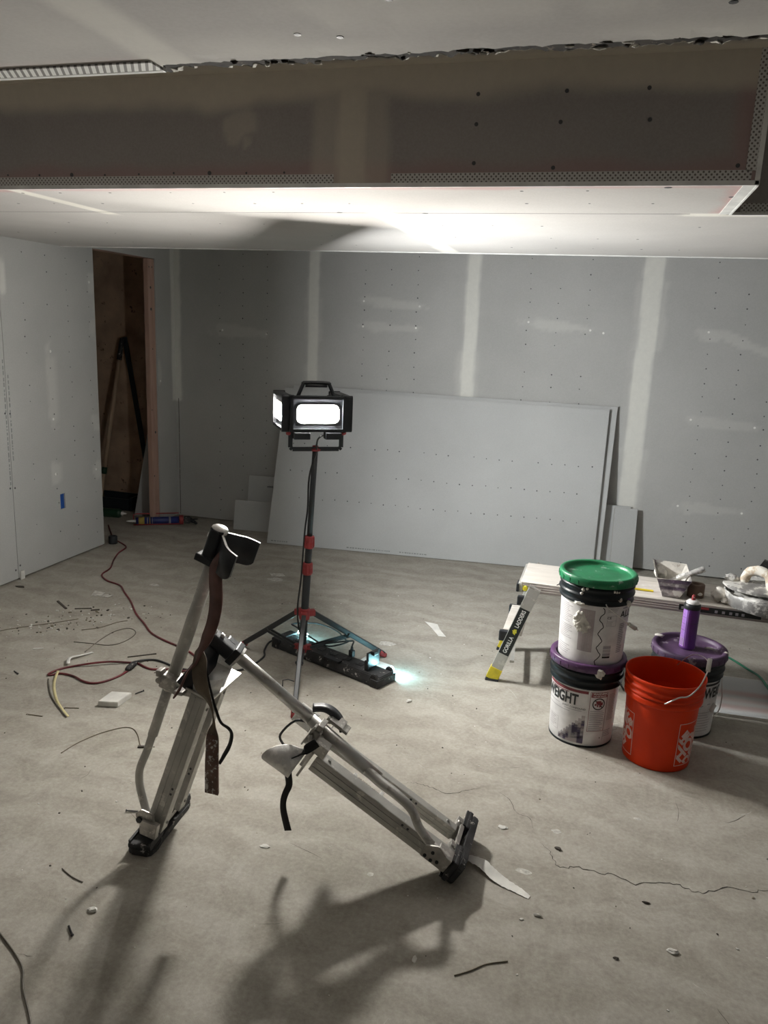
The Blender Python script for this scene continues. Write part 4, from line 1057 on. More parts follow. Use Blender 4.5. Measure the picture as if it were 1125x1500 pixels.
# ------------------------------------------------------------------ work platform
wp = thing('work_platform', (.4, 3.71, 0), 'low aluminium work platform with dusty wood-grain deck and yellow feet', 'work platform')
X0, X1, PY0, PY1, PZ = -.305, 1.30, 3.553, 3.885, .5
b = B(); b.box2((X0, PY0, PZ-.006), (X1, PY1, PZ), .002, 0); b.box2((X0, PY0, PZ-.048), (X1, PY0+.02, PZ-.006), .002, 1); b.box2((X0, PY1-.02, PZ-.048), (X1, PY1, PZ-.006), .002, 1); b.box2((X0, PY0+.02, PZ-.035), (X1, PY1-.02, PZ-.008), 0, 1)
for k in range(3): b.box2((X0, PY0-.0016, PZ-.016-.011*k), (X1, PY0, PZ-.013-.011*k), 0, 0)
b.tube([V((-.08,PY0+.19,PZ+.001)), V((-.14,PY0+.01,PZ+.001))], .0018, 6, 2)
b.build('deck', ['plank', 'plank_side', 'dark_scrap'], wp)
for side in (-1, 1):
    xt, xf = (X0+.070, X0-.095) if side < 0 else (X1-.07, X1+.095)
    for y in (PY0-.038, PY1+.02):
        a, f = V((xt, y, PZ-.012)), V((xf, y, .012)); hint = V((0, 1, 0)); dr = (f-a).normalized()
        lg = B().bar(a, f, .055, .026, hint, .003).build('leg', 'alu_dull', wp)
        b = B(); b.bar(f-dr*.058, f+dr*.004, .060, .031, hint, .003); b.build('foot', 'yellow', lg)
        b = B(); b.box(f+V((0, 0, -.006)), (.064, .036, .012), None, .002); b.build('foot_pad', 'blackp', lg)
        b = B(); b.bar(a-dr*.002, a+dr*.004, .056, .028, hint); b.build('top_cap', 'steel', lg)
        if side < 0 and y < PY0:
            x, yy, z = frame(f-a, hint); L = (f-a).length
            upv = -dr; rt = V((upv.z, 0, -upv.x)).normalized(); cc = a+dr*L*.47+V((0, -.0142, 0))
            b = B(); b.box(cc, (.050, .0012, L*.50), rotm(rt, V((0, 1, 0)), upv), 0, 0)
            def lf(px, py, cc=cc, upv=upv, rt=rt): return cc+V((0, -.0009, 0))+upv*px-rt*py
            add_text(b, 'GORILLA', .027, lf, 1, .0006, 0, (-.072, -.001), 0, 1.0, .82); add_text(b, 'LADDERS', .027, lf, 1, .0006, 0, (.072, -.001), 0, 1.0, .82)
            for k in (-1, 0, 1): b.flat([lf(-.002+.011*k, -.012+abs(k)*.003), lf(.008+.009*k, -.010+abs(k)*.003), lf(.006+.006*k, .012-abs(k)*.005), lf(-.001+.007*k, .006-abs(k)*.002)], 2)
            b.build('maker_label', ['leg_label', 'white_ink', 'yellow_ink'], lg)
    xm = xt+(xf-xt)*.48; b = B(); b.box2((xm-.055, PY0-.02, .235), (xm+.035, PY1+.01, .262), .003, 0); b.build('step', 'plank', wp)
    for y in (PY0-.035, PY1+.015):
        b = B(); b.box((xm-side*-.045*1, y, .235), (.05, .03, .05), None, .006); b.build('hinge_bracket', 'blackp', wp)
        b = B(); b.box((xt+side*.055, y, PZ-.08), (.045, .03, .045), None, .006); b.build('hinge_bracket', 'blackp', wp)
    b = B(); b.bar((xm, PY0-.02, .10), (xm+side*.03, PY1+.005, .10), .02, .012); b.bar((xt, PY0+.05, PZ-.05), (xm, PY0+.05, .25), .015, .02); b.build('cross_bar', 'alu_dull', wp)
b = B(); b.box2((X0-.012, PY0-.004, PZ-.052), (X0+.008, PY1, PZ-.006), .004, 0); b.box2((X0-.02, PY0-.008, PZ-.05), (X0-.006, PY0+.06, PZ-.01), .004, 1)
b.tube([V((X0+.022, PY0-.008, PZ-.03)), V((X0+.022, PY0+.004, PZ-.03))], .012, 16, 2); b.tube([V((X0+.022, PY0-.0095, PZ-.03)), V((X0+.022, PY0, PZ-.03))], .006, 12, 3)
b.build('end_latch', ['alu_dull', 'blackp', 'yellow_ink', 'yellow'], wp)
b = B(); b.box2((.40, PY0-.0032, PZ-.036), (.74, PY0-.0012, PZ-.010), 0, 0); b.box2((.455, PY0-.0040, PZ-.022), (.525, PY0-.003, PZ-.012), 0, 1)
for x in (.41, .43, .448, .55, .58, .61, .635, .66): b.box2((x, PY0-.0040, PZ-.031), (x+.012, PY0-.003, PZ-.019), 0, 2)
b.build('side_label', ['leg_label', 'red', 'ink_grey'], wp)

# tools on the platform
T = lambda x, y, z=PZ+.0012: V((x, y, z))
c = T(.365, 3.70); mp = thing('mud_pan', c, 'scratched steel mud pan crusted white, standing on the work platform', 'mud pan')
b = B(); bm = b.bm
def pan_ring(w, l, z, jit=.0): return [V((c.x+sx*w/2+random.uniform(-jit, jit), c.y+sy*l/2+random.uniform(-jit, jit), c.z+z+random.uniform(-jit, jit))) for sx, sy in ((-1,-1), (1,-1), (1,1), (-1,1))]
R0 = [bm.verts.new(q) for q in pan_ring(.075, .21, 0)]; R1 = [bm.verts.new(q) for q in pan_ring(.150, .30, .098, .006)]; R2 = [bm.verts.new(q) for q in pan_ring(.142, .29, .098, .004)]; R3 = [bm.verts.new(q) for q in pan_ring(.068, .20, .004)]
for A, C, mi in ((R0, R1, 0), (R1, R2, 1), (R2, R3, 1)):
    for k in range(4): f = bm.faces.new((A[k], A[(k+1) % 4], C[(k+1) % 4], C[k])); f.material_index = mi
f = bm.faces.new(R3); f.material_index = 1; f = bm.faces.new(R0[::-1])
r = bmesh.ops.subdivide_edges(bm, edges=bm.edges, cuts=4, use_grid_fill=True)
for v in bm.verts: v.co += V((nz(v.co.x, v.co.z, 30, 2), nz(v.co.y, v.co.z, 30, 5), 0))*.004
b.build('pan', ['foil', 'mud'], mp)
b = B(); b.blob(T(.325, 3.80, PZ+.055), .03, (1, 1.8, .8), .5, 2, 0, 3); b.build('mud_crust', 'mud', mp)
b = B(); a = T(.385, 3.66, PZ+.075); e = T(.50, 3.66, PZ+.135)
b.tube([a, a+(e-a)*.15, a+(e-a)*.5, a+(e-a)*.85, e], [.010, .014, .012, .015, .013], 12, 0, True, 3); kn = thing('taping_knife', a, 'mud-smeared taping knife with round handle resting in the mud pan', 'taping knife')
b.build('handle', 'crust', kn)
b = B(); b.prism([(-.05, -.01), (.05, -.01), (.03, .07), (-.03, .07)], a+V((-.01, 0, -.012)), V((0, 1, 0)), (a-e).normalized(), .002); b.build('blade', 'steel', kn)
c = T(.475, 3.66); b = B(); b.lathe([(0, 0), (.036, 0), (.037, .004), (.037, .056), (.035, .06), (.018, .06), (.018, .02), (0, .02)], c, UP, 28); b.blob(c+V((.015, -.036, .022)), .010, (1, .25, .8), .4, 2, 1, 2)
o = b.build('tape_roll', ['brown_card', 'mud'], None, c); tag(o, 'brown card roll dabbed with mud, on the platform right of the mud pan', 'roll')
b = B(); b.box(T(.245, 3.645, PZ+.006), (.095, .010, .008), Matrix.Rotation(-.03, 3, 'Z'), .002, 0); o = b.build('yellow_stick', ['yellow'], None, T(.245, 3.645)); tag(o, 'short flat yellow stick on the work platform, left of the mud pan', 'stick')
c = T(.76, 3.62); rp = thing('mud_caked_pan', c, 'round metal pan caked with white mud at the right end of the platform', 'pan')
b = B(); b.lathe([(0, .0), (.14, .0), (.160, .006), (.168, .05), (.171, .062), (.166, .066), (.155, .05), (.15, .012), (0, .012)], c, UP, 56)
for v in b.bm.verts: v.co += V((nz(v.co.x, v.co.z, 25, 1), nz(v.co.y, v.co.z, 25, 3), nz(v.co.x, v.co.y, 25, 5)))*.006
b.build('rim', 'crust', rp)
b = B(); b.blob(c+V((-.01, .0, .04)), .13, (1.0, 1.0, .18), .25, 3, 0, 4); b.build('dried_mud', 'crust', rp)
c2 = c+V((-.01, .02, .075)); lf_ = thing('hand_float', c2, 'mud-crusted oval hand float with cream arched handle lying on the round pan', 'float')
b = B(); b.prism([(.17*math.cos(2*PI*k/36), .115*math.sin(2*PI*k/36)) for k in range(36)], c2+V((0, 0, .012)), V((1, -.10, .02)), V((.10, 1, .06)), .010, 0, .002)
for v in b.bm.verts: v.co.z += nz(v.co.x, v.co.y, 26, 3)*.008
b.blob(c2+V((-.13, .05, .022)), .03, (1, 1, .5), .6, 2, 0, 3); b.build('plate', 'crust', lf_)
b = B(); b.tube([c2+V((-.075, .04, .015)), c2+V((-.07, .03, .058)), c2+V((-.035, .01, .082)), c2+V((.005, -.02, .072)), c2+V((.02, -.045, .03)), c2+V((.022, -.05, .012))], [.018, .020, .022, .021, .019, .018], 14, 0, True, 4)
for v in b.bm.verts: v.co += V((nz(v.co.x, v.co.z, 40, 1), nz(v.co.y, v.co.z, 40, 3), nz(v.co.x, v.co.y, 40, 5)))*.005
b.build('handle', 'cream_mud', lf_)
b = B(); b.blob(T(.575, 3.64, PZ+.028), .032, (1.1, 1.3, .8), .5, 1.6, 0, 3); b.blob(T(.60, 3.60, PZ+.018), .025, (1, 1, .7), .5, 1.8, 0, 3)
o = b.build('mud_lump', ['mud'], None, T(.575, 3.64)); tag(o, 'whitish mud lump on the platform, left of the round caked pan', 'mud lump')
c3 = T(.86, 3.70, PZ+.11); tr = thing('trowel', c3, 'dark steel trowel propped across the round pan at the photo edge', 'trowel')
xx = V((.80, -.40, -.28)).normalized(); yv = V((.35, .85, .12)).normalized()
b = B(); b.prism([(-.13, -.05), (.13, -.055), (.13, .055), (-.13, .05)], c3+V((0, 0, .018)), xx, yv, .003); b.build('blade', 'blackd', tr)
b = B(); b.tube([c3+xx*-.05+V((0, 0, .02)), c3+xx*-.05+V((0, 0, .05))], .006, 8); b.tube([c3+xx*-.07+V((0, 0, .055)), c3+xx*.07+V((0, 0, .055))], .014, 12); b.build('handle', 'crust', tr)

# ------------------------------------------------------------------ drywall sheets and scraps
def leaning(name, bl, br, tl, label, cat, thick=.0127, group=None, dots=None, m='sheet', edge='tan_edge', pr=0):
    """sheet with bottom corners bl, br and top-left corner tl; front face towards the room"""
    bl, br, tl = V(bl), V(br), V(tl); x = (br-bl); W = x.length; x.normalize(); y = tl-bl; y -= x*y.dot(x); H = y.length; y.normalize(); nn = x.cross(y)
    if nn.y > 0: nn = -nn
    b = B(); c = (bl+x*W/2+y*H/2)-nn*(-thick/2) if False else bl+x*W/2+y*H/2-nn*thick/2
    b.box(c, (W, H, thick), rotm(x, y, nn), .0012, 0)
    for f in b.bm.faces:
        f.normal_update()
        if abs(f.normal.dot(nn)) < .5: f.material_index = 1
    if dots:
        for h in dots:
            k = .12
            while k < W-.08:
                if random.random() > .12: b.disc(bl+x*k+y*(h+random.uniform(-.005, .005)), nn, random.uniform(.0035, .0055), 2, 8, .0008)
                k += .094+random.uniform(-.004, .004)
    for k0, k1 in ((.0, .0),) if not pr else ((.03, .16), (.62, .95), (1.02, 1.22)):
        k = k0
        while k < k1:
            L = random.uniform(.006, .018); b.box(bl+x*(k+L/2)+y*.022+nn*.0003, (L, .008, .0006), rotm(x, y, nn), 0, 3); k += L+random.uniform(.004, .009)
    o = b.build(name, [m, edge, 'screw', 'ink'], None, bl); tag(o, label, cat, group); return o, x, y, nn
tl = V((-2.425, 5.69, 1.135))
def bowed(bl, br, tl, tr, thick, label, dots=None, pr=0):
    """full sheet whose foot stands farther from the wall at one end, so it twists slightly"""
    bl, br, tl, tr = map(V, (bl, br, tl, tr)); b = B(); bm = b.bm
    def S(u, v): return (bl*(1-u)+br*u)*(1-v)+(tl*(1-u)+tr*u)*v
    def N(u, v):
        q = (S(min(1, u+.01), v)-S(max(0, u-.01), v)).cross(S(u, min(1, v+.01))-S(u, max(0, v-.01))).normalized(); return q if q.y < 0 else -q
    nu, nv = 24, 12
    F = [[bm.verts.new(S(i/nu, j/nv)) for j in range(nv+1)] for i in range(nu+1)]; K = [[bm.verts.new(S(i/nu, j/nv)-N(i/nu, j/nv)*thick) for j in range(nv+1)] for i in range(nu+1)]
    for i in range(nu):
        for j in range(nv): bm.faces.new((F[i][j], F[i+1][j], F[i+1][j+1], F[i][j+1])); bm.faces.new((K[i][j], K[i][j+1], K[i+1][j+1], K[i+1][j]))
    def side(a, c):
        for k in range(len(a)-1): f = bm.faces.new((a[k], a[k+1], c[k+1], c[k])); f.material_index = 1
    side(F[0], K[0]); side(F[-1], K[-1]); side([r[0] for r in F], [r[0] for r in K]); side([r[-1] for r in F], [r[-1] for r in K])
    if dots:
        for h in dots:
            k = .05
            while k < .97:
                if random.random() > .12: b.disc(S(k, (h+random.uniform(-.005, .005))/1.22), N(k, h/1.22), random.uniform(.0035, .0055), 2, 8, .0008)
                k += .0385+random.uniform(-.002, .002)
    if pr:
        x = (br-bl).normalized()
        for k0, k1 in ((.03, .16), (.62, .95), (1.02, 1.22)):
            k = k0
            while k < k1:
                L = random.uniform(.006, .018); u = (k+L/2)/2.41; nn = N(u, .018); q = S(u, .018); b.box(q+nn*.0003, (L, .008, .0006), rotm(x, nn.cross(x), nn), 0, 3); k += L+random.uniform(.004, .009)
    o = b.build('drywall_sheet', ['sheet', 'tan_edge', 'screw', 'ink'], None, bl); tag(o, label, 'drywall sheet')
bowed((-2.385, 5.272, .004), (.018, 5.516, .004), (-2.43, 5.69, 1.150), (.017, 5.69, 1.146), .0127, 'full grey drywall sheet leaning on the back wall, front one of the two', (.37, .58, .79), 1)
bowed((-2.34, 5.310, .004), (.060, 5.552, .004), (-2.37, 5.726, 1.172), (.070, 5.726, 1.166), .0127, 'full drywall sheet leaning on the back wall, mostly hidden behind the front sheet')
leaning('drywall_offcut', (-2.80, 5.535, .003), (-2.45, 5.565, .003), (-2.79, 5.585, .235), 'low wide drywall offcut leaning at the left foot of the big sheets', 'drywall offcut')
o, x, y, nn = leaning('drywall_offcut', (-2.735, 5.63, .003), (-2.40, 5.655, .003), (-2.73, 5.705, .425), 'taller drywall offcut with a notch, behind the low offcut left of the big sheets', 'drywall offcut')
b = B(); b.box(V((-2.73, 5.705, .425))+V((.19, .004, -.08)), (.045, .012, .11), rotm(x, y, nn), .001); 
nt = b.build('notch', 'ink', o)
leaning('drywall_offcut', (.02, 5.615, .003), (.245, 5.645, .003), (.02, 5.69, .470), 'shaded drywall offcut tucked against the right end of the big sheets', 'drywall offcut')
leaning('drywall_offcut', (.135, 5.600, .003), (.292, 5.622, .003), (.150, 5.672, .462), 'narrow pale drywall offcut standing right of the big sheets', 'drywall offcut')
# board leaning inside the doorway
b = B(); P = [V((-3.752, 5.60, .004)), V((-3.60, 5.70, .004)), V((-3.50, 5.62, .93)), V((-3.535, 5.56, .93))]
x = (P[1]-P[0]).normalized(); y = (P[3]-P[0]); y = (y-x*y.dot(x)).normalized()
b.prism([((q-P[0]).dot(x), (q-P[0]).dot(y)) for q in P], P[0], x, y, .0127); o = b.build('drywall_offcut', 'sheet', None, P[0]); tag(o, 'tapering drywall offcut leaning against the pink stud in the doorway', 'drywall offcut')
# flat scrap board by the right edge, pinkish streaks
fnp = lambda u, v: min(.9, max(strip(v, 3.60+.01*nz(u, v, 5, 1),   .05, .02)*.8*(1 if u > .62 else 0), strip(v, 3.76+.02*nz(u, v, 3, 4), .05, .02)*.9, strip(v, 3.68, .04, .02)*.6))
o = grid_wall('drywall_board', lin(.50, 1.24, .02), lin(3.518, 3.95, .015), lambda u, v: (u+(v-3.5)*.06, v+(u-.6)*.06, .0140), {'mud': lambda u, v: .25*max(0, nz(u, v, 5, 2)), 'pink': fnp}, ['sheet', 'gypsum'], None,
              lambda b: b.prism([(.50, 3.515), (1.24, 3.556), (1.267, 3.992), (.527, 3.953)], (0, 0, .0072), V((1, 0, 0)), V((0, 1, 0)), .0127, 1), UP)
tag(o, 'pale drywall board with pinkish streaks lying flat on the floor under the platform', 'drywall board')
b = B(); b.tube([(.60,4.40,.006), (.70,4.30,.006), (.761,4.237,.006), (.83,4.12,.006), (.865,4.02,.018), (.882,3.93,.0195), (.892,3.80,.0195), (.90,3.66,.0195), (.925,3.52,.020)], .0058, 8, 0, True, 5)
o = b.build('green_cord', 'cord_green', None, (.8, 4.0, 0)); tag(o, 'green cord curving across the floor by the flat board', 'cord')

# ------------------------------------------------------------------ doorway things
c = V((-3.97, 5.80, 0)); pz = thing('sanding_pole', c, 'wooden pole with a dark hanging bar hinged at its tip, leaning in the doorway', 'pole')
Pt, Pb_ = V((-4.02, 5.90, 1.455)), V((-4.12, 5.72, .33))
B().tube([Pb_, Pb_+(Pt-Pb_)*.86], .0175, 12).build('handle', 'pole_wood', pz)
B().tube([Pb_+(Pt-Pb_)*.84, Pt], [.021, .017], 12).build('ferrule', 'blackd', pz)
B().tube([Pb_-(Pt-Pb_)*.02, Pb_+(Pt-Pb_)*.03], .024, 12).build('end_grip', 'green_bottle', pz)
B().tube([Pb_-(Pt-Pb_)*.28, Pb_], .0165, 12).build('lower_handle', 'pole_wood', pz)
B().bar(Pt+V((.012, .02, .01)), V((-3.84, 5.93, .40)), .042, .018, (0, 1, 0), .004).build('hanging_bar', 'tray', pz)
c = V((-3.99, 5.78, 0)); b = B()
b.box2((-4.25, 5.70, .004), (-3.86, 5.90, .012), 0); 
for lo, hi in (((-4.25, 5.70, .004), (-3.86, 5.712, .105)), ((-4.25, 5.888, .004), (-3.86, 5.90, .115)), ((-3.872, 5.70, .004), (-3.86, 5.90, .115))): b.box2(lo, hi, .003)
b.box2((-4.25, 5.692, .094), (-3.852, 5.712, .106), .002); b.box2((-3.872, 5.70, .10), (-3.85, 5.90, .118), .002)
o = b.build('tray', 'tray', None, c); tag(o, 'dark plastic tray on the closet floor behind the green bottle', 'tray')
c = V((-3.88, 5.47, .038)); gb = thing('bottle', c, 'dark green bottle lying on its side in the doorway', 'bottle')
ax2 = V((1, .16, 0)).normalized()
b = B(); b.lathe([(0, -.12), (.034, -.12), (.0375, -.112), (.0375, .06), (.034, .072), (.020, .082), (.016, .086)], c, ax2, 24); b.build('bottle_body', 'green_bottle', gb)
b = B(); b.lathe([(.017, .084), (.017, .098), (.010, .102), (.006, .125), (0, .125)], c, ax2, 16); b.build('cap', 'white_paper', gb)
# caulking gun with blue tube
ga = V((-3.555, 5.325, .036)); ge = V((-3.27, 5.50, .036)); gd = (ge-ga).normalized(); gs = V((-gd.y, gd.x, 0))
cg = thing('caulking_gun', ga, 'red caulking gun loaded with a blue sealant tube on the floor before the doorway', 'caulking gun')
b = B(); b.tube([ga, ge], .030, 24); tb = b.build('sealant_tube', 'blue_tube', cg)
for u0, u1, q in ((.02, .065, 'label_yellow'), (.255, .27, 'ink_grey'), (.085, .092, 'ink_grey'), (.104, .110, 'label_yellow'), (.125, .129, 'ink_grey')):
    b = B(); b.tube([ga+gd*u0, ga+gd*u1], .0305, 24); b.build('label_band', q, tb)
b = B(); b.tube([ga-gd*.075, ga-gd*.06, ga], [.003, .006, .012], 12); b.build('nozzle', 'white_paper', tb)
b = B(); up = V((0, 0, .052))
for s in (.028,): b.tube([ga-gd*.02+gs*s+V((0,0,-.02)), ga-gd*.02+gs*s+V((0,0,.045)), ga+gd*.0+gs*s+V((0,0,.052)), ge+gs*s+V((0,0,.052))], .0045, 8)
b.tube([ga-gd*.02-gs*.028+V((0,0,-.025)), ge-gs*.028+V((0,0,-.025))], .0045, 8)
b.lathe([(0, 0), (.037, 0), (.038, .004), (.038, .030), (.034, .034), (0, .034)], ge+gd*.002, gd, 24); b.build('frame', 'red', cg)
b = B(); b.box(ge+gd*.065, (.05, .035, .055), rotm(gd, gs, UP), .006); b.bar(ge+gd*.06, ge+gd*.13+V((0, 0, -.022)), .022, .022, (0, 0, 1), .004); b.bar(ge+gd*.085+V((0,0,.015)), ge+gd*.14-gs*.05+V((0,0,-.024)), .018, .016, (0,0,1), .003); b.tube([ge, ge+gd*.15+V((0,0,.004))], .005, 8)
b.build('trigger_handle', 'blackd', cg)
c = V((-3.405, 4.80, .0)); b = B(); b.lathe([(0, 0), (.030, 0), (.032, .003), (.032, .055), (.030, .058), (.02, .058), (.02, .03), (0, .03)], c, UP, 24); o = b.build('tape_roll', 'blackp', None, c); tag(o, 'black tape roll standing at the doorway edge of the left wall', 'roll')

# ------------------------------------------------------------------ things lying on the floor
def wire(name, pts, r, m, label, cat, z=None, n=4, group=None):
    z = z or r+.0004; b = B(); b.tube([(q[0], q[1], (q[2] if len(q) > 2 else z)) for q in pts], r, 7, 0, True, n)
    o = b.build(name, m, None, (pts[0][0], pts[0][1], 0)); return tag(o, label, cat, group)
wire('wire', [(-2.5,3.164),(-2.404,3.179),(-2.313,3.192),(-2.272,3.248),(-2.269,3.342),(-2.297,3.402),(-2.35,3.424),(-2.385,3.384),(-2.398,3.327),(-2.393,3.219),(-2.37,3.077)], .0022, 'cord_dull', 'thin looped wire beyond the red cord loop on the floor', 'wire')
wire('wire', [(-2.331,2.763),(-2.265,2.687),(-2.187,2.611),(-2.027,2.494)], .0034, 'cord_dull', 'grey wire offcut lying beside the yellow strip', 'wire')
wire('wire', [(-1.425,1.445),(-1.346,1.405),(-1.286,1.367),(-1.24,1.315),(-1.156,1.241),(-1.10,1.17)], .0026, 'cord_dull', 'long bent wire in the near left corner of the floor', 'wire')
wire('wire', [(-1.439,1.715),(-1.389,1.694),(-1.344,1.685)], .0017, 'cord_dull', 'short curved wire bit near the upright stilt shadow', 'wire')
wire('straw', [(-1.866,2.256),(-1.86,2.318),(-1.846,2.371),(-1.816,2.439),(-1.765,2.502),(-1.723,2.51),(-1.677,2.476),(-1.62,2.407)], .0018, 'straw', 'long arched straw left of the upright stilt', 'straw')
wire('straw', [(-.229,1.701),(-.191,1.731),(-.156,1.765),(-.102,1.794)], .0017, 'straw', 'dry twisted straw in the near middle of the floor', 'straw')
wire('straw', [(-2.939,3.145),(-2.888,3.21),(-2.772,3.331),(-2.68,3.437)], .0022, 'straw', 'long faint straw among the litter by the left wall', 'straw')
wire('straw', [(-2.564,3.311),(-2.497,3.378),(-2.458,3.474),(-2.422,3.516)], .0020, 'straw', 'straw pointing at the red cord, beyond the looped wire', 'straw')
def stick(p0, p1, w, h, m, label, cat, name='stick'):
    p0, p1 = V((p0[0], p0[1], h/2+.0003)), V((p1[0], p1[1], h/2+.0003)); b = B(); b.bar(p0, p1, w, h, (0, 0, 1), min(w, h)*.2)
    o = b.build(name, m, None, (p0.x, p0.y, 0)); return tag(o, label, cat)
stick((-2.963,3.628), (-2.839,3.543), .012, .006, 'dark_scrap', 'dark wood splinter farthest among the litter near the left wall', 'splinter', 'wood_splinter')
stick((-2.796,3.561), (-2.713,3.602), .008, .005, 'dark_scrap', 'thin dark splinter just right of the farthest splinter', 'splinter', 'wood_splinter')
stick((-2.70,3.575), (-2.66,3.60), .010, .006, 'dark_scrap', 'stubby dark splinter beside the thin one', 'splinter', 'wood_splinter')
stick((-2.143,3.101), (-2.036,3.188), .006, .005, 'dark_scrap', 'dark splinter just beyond the cord connector', 'splinter', 'wood_splinter')
stick((-2.089,2.563), (-2.03,2.58), .005, .003, 'straw', 'tiny pale splinter left of the white block', 'splinter', 'wood_splinter')
stick((-2.197,2.461), (-2.124,2.469), .005, .003, 'straw', 'tiny splinter near the end of the grey wire', 'splinter', 'wood_splinter')
stick((-1.622,2.393), (-1.589,2.405), .010, .007, 'dark_scrap', 'dark stub at the end of the arched straw', 'splinter', 'wood_splinter')
stick((-2.628,3.019), (-2.586,3.043), .009, .003, 'white_paper', 'small white paper sliver left of the cord loop', 'paper scrap', 'paper_sliver')
def strip_thing(name, pts, w, m, label, cat, th=.0012):
    b = B(); b.strap([V(q) for q in pts], [(0, 1, 0), (0, 1, 0)] if abs(pts[0][0]-pts[-1][0]) > abs(pts[0][1]-pts[-1][1]) else [(1, 0, 0), (1, 0, 0)], w, th, 0, 5)
    o = b.build(name, m, None, (pts[0][0], pts[0][1], 0)); return tag(o, label, cat)
strip_thing('plastic_strip', [(-2.344,2.916,.012),(-2.372,2.968,.018),(-2.35,3.03,.010),(-2.335,3.091,.002)], .018, 'white_paper', 'curled white plastic strip lying over the red cord loop', 'plastic strip')
strip_thing('yellow_strip', [(-2.335,2.835,.013),(-2.289,2.751,.004),(-2.222,2.668,.002),(-2.134,2.582,.002),(-2.025,2.502,.002)], .012, 'yellow_wire', 'bent pale yellow strip hanging off the red cord loop', 'plastic strip')
# torn paper tape beside the tipped stilt
b = B(); bm = b.bm; L = []
ctr = [(-.285,2.178,.004),(-.262,2.158,.012),(-.226,2.140,.016),(-.189,2.115,.008),(-.150,2.094,.004),(-.11,2.078,.003),(-.072,2.058,.002)]
P = spline([V(q) for q in ctr], 6); m = len(P)
for i, q in enumerate(P):
    u = i/(m-1); w = .014+.026*math.sin(PI*min(1, u*1.0))**.8+.008*nz(u*10, 0, 2.5, 3); s = V((.35, .94, 0)); lift = .012*math.sin(u*PI)*max(0, .8-u)
    L.append([bm.verts.new(q+s*w*.5+V((0, 0, lift))), bm.verts.new(q-s*w*.5), bm.verts.new(q-s*w*.5-V((0, 0, .0012))), bm.verts.new(q+s*w*.5+V((0, 0, lift-.0012)))])
for i in range(m-1):
    for k in range(4): bm.faces.new((L[i][k], L[i][(k+1) % 4], L[i+1][(k+1) % 4], L[i+1][k]))
bm.faces.new(L[0]); bm.faces.new(L[-1][::-1])
o = b.build('paper_tape', 'white_paper', None, (-.19, 2.115, 0)); tag(o, 'torn strip of joint tape beside the foot of the tipped stilt', 'tape scrap')
# white block
b = B(); b.prism([(-.05, -.055), (.035, -.045), (.05, .055), (-.04, .045)], (-1.925, 2.685, .0125), V((1, .12, 0)), V((-.12, 1, 0)), .024, 0, .002); o = b.build('drywall_block', 'chip', None, (-1.925, 2.685, 0)); tag(o, 'small pale drywall block lying left of the upright stilt', 'drywall block')
# screws
def screw_mesh():
    b = B(); b.tube([(0, 0, .004), (.030, 0, .0022), (.046, 0, .0012)], [.0020, .0020, .0004], 8)
    for k in range(12): b.tube([(.008+.003*k, 0, .0038-.00006*k), (.0092+.003*k, 0, .0038-.00006*k)], .0028, 8)
    b.lathe([(0, -.001), (.0045, -.001), (.004, .0015), (.0018, .004), (0, .004)], (0, 0, .0046), (1, 0, 0), 12)
    return b.build('screw', 'screw')
s0 = None
for (x, y), (x2, y2), lab in (((-1.425,2.024),(-1.382,2.036),'dark drywall screw lying left of the upright stilt foot'), ((-1.238,1.499),(-1.272,1.527),'dark drywall screw in the shadow nearest the camera at left'), ((-1.867,2.813),(-1.892,2.759),'dark drywall screw behind the white block'), ((-2.494,2.757),(-2.57,2.796),'rusty screw out left of the red cord loop')):
    if s0 is None: s0 = screw_mesh(); o = s0
    else: o = s0.copy(); COL.objects.link(o)
    o.location = (x, y, .0006); o.rotation_euler = (0, 0, math.atan2(y2-y, x2-x)); o.scale = (.95, 1.0, 1.0)
    tag(o, lab, 'screw', 'drywall screws')
# chips of gypsum
def chip(x, y, r, label, m='chip', name='gypsum_chip', sq=(1, .8, .35)):
    b = B(); b.blob((x, y, r*sq[2]*.8), r, sq, .6, 1.4, 0, 2)
    for f in b.bm.faces: f.smooth = False
    o = b.build(name, m, None, (x, y, 0)); return tag(o, label, 'chip')
chip(-1.246,1.598,.014, 'white oval gypsum chip in the shadow of the upright stilt')
chip(-.908,2.013,.013, 'white paper-like flake between the two stilts', sq=(1.2, .7, .2))
chip(-.724,3.146,.014, 'white triangular chip right of the power strip', sq=(.8, .9, .4))
chip(-.341,1.72,.010, 'pale chip between the shadows of the tipped stilt', sq=(.6, 1.2, .3))
chip(-.193,2.371,.014, 'white flake beyond the torn tape', sq=(1.2, .7, .2))
chip(-.084,1.961,.006, 'tiny round chip below the torn tape')
chip(-.042,1.99,.010, 'thin pale chip right of the torn tape end', sq=(1.1, .4, .4))
chip(.327,1.974,.015, 'pale crumbled chip in the near right floor', sq=(1.1, .6, .3))
chip(.264,2.151,.009, 'small dark flake below the long crack', 'dark_scrap', 'dark_flake', (1.3, .5, .3))
chip(.177,1.90,.008, 'dark fleck left of the crumbled chip', 'dark_scrap', 'dark_flake', (1, .6, .3))
chip(.60,2.03,.018, 'pale chip at the right photo edge', sq=(1.2, .6, .3))
chip(-3.33,3.75,.022, 'dark curled flake at the foot of the left wall joint', 'dark_scrap', 'dark_flake', (1.4, .6, .2))
chip(-.005,2.318,.012, 'dark hooked flake just above the long crack', 'dark_scrap', 'dark_flake', (1, .6, .3))
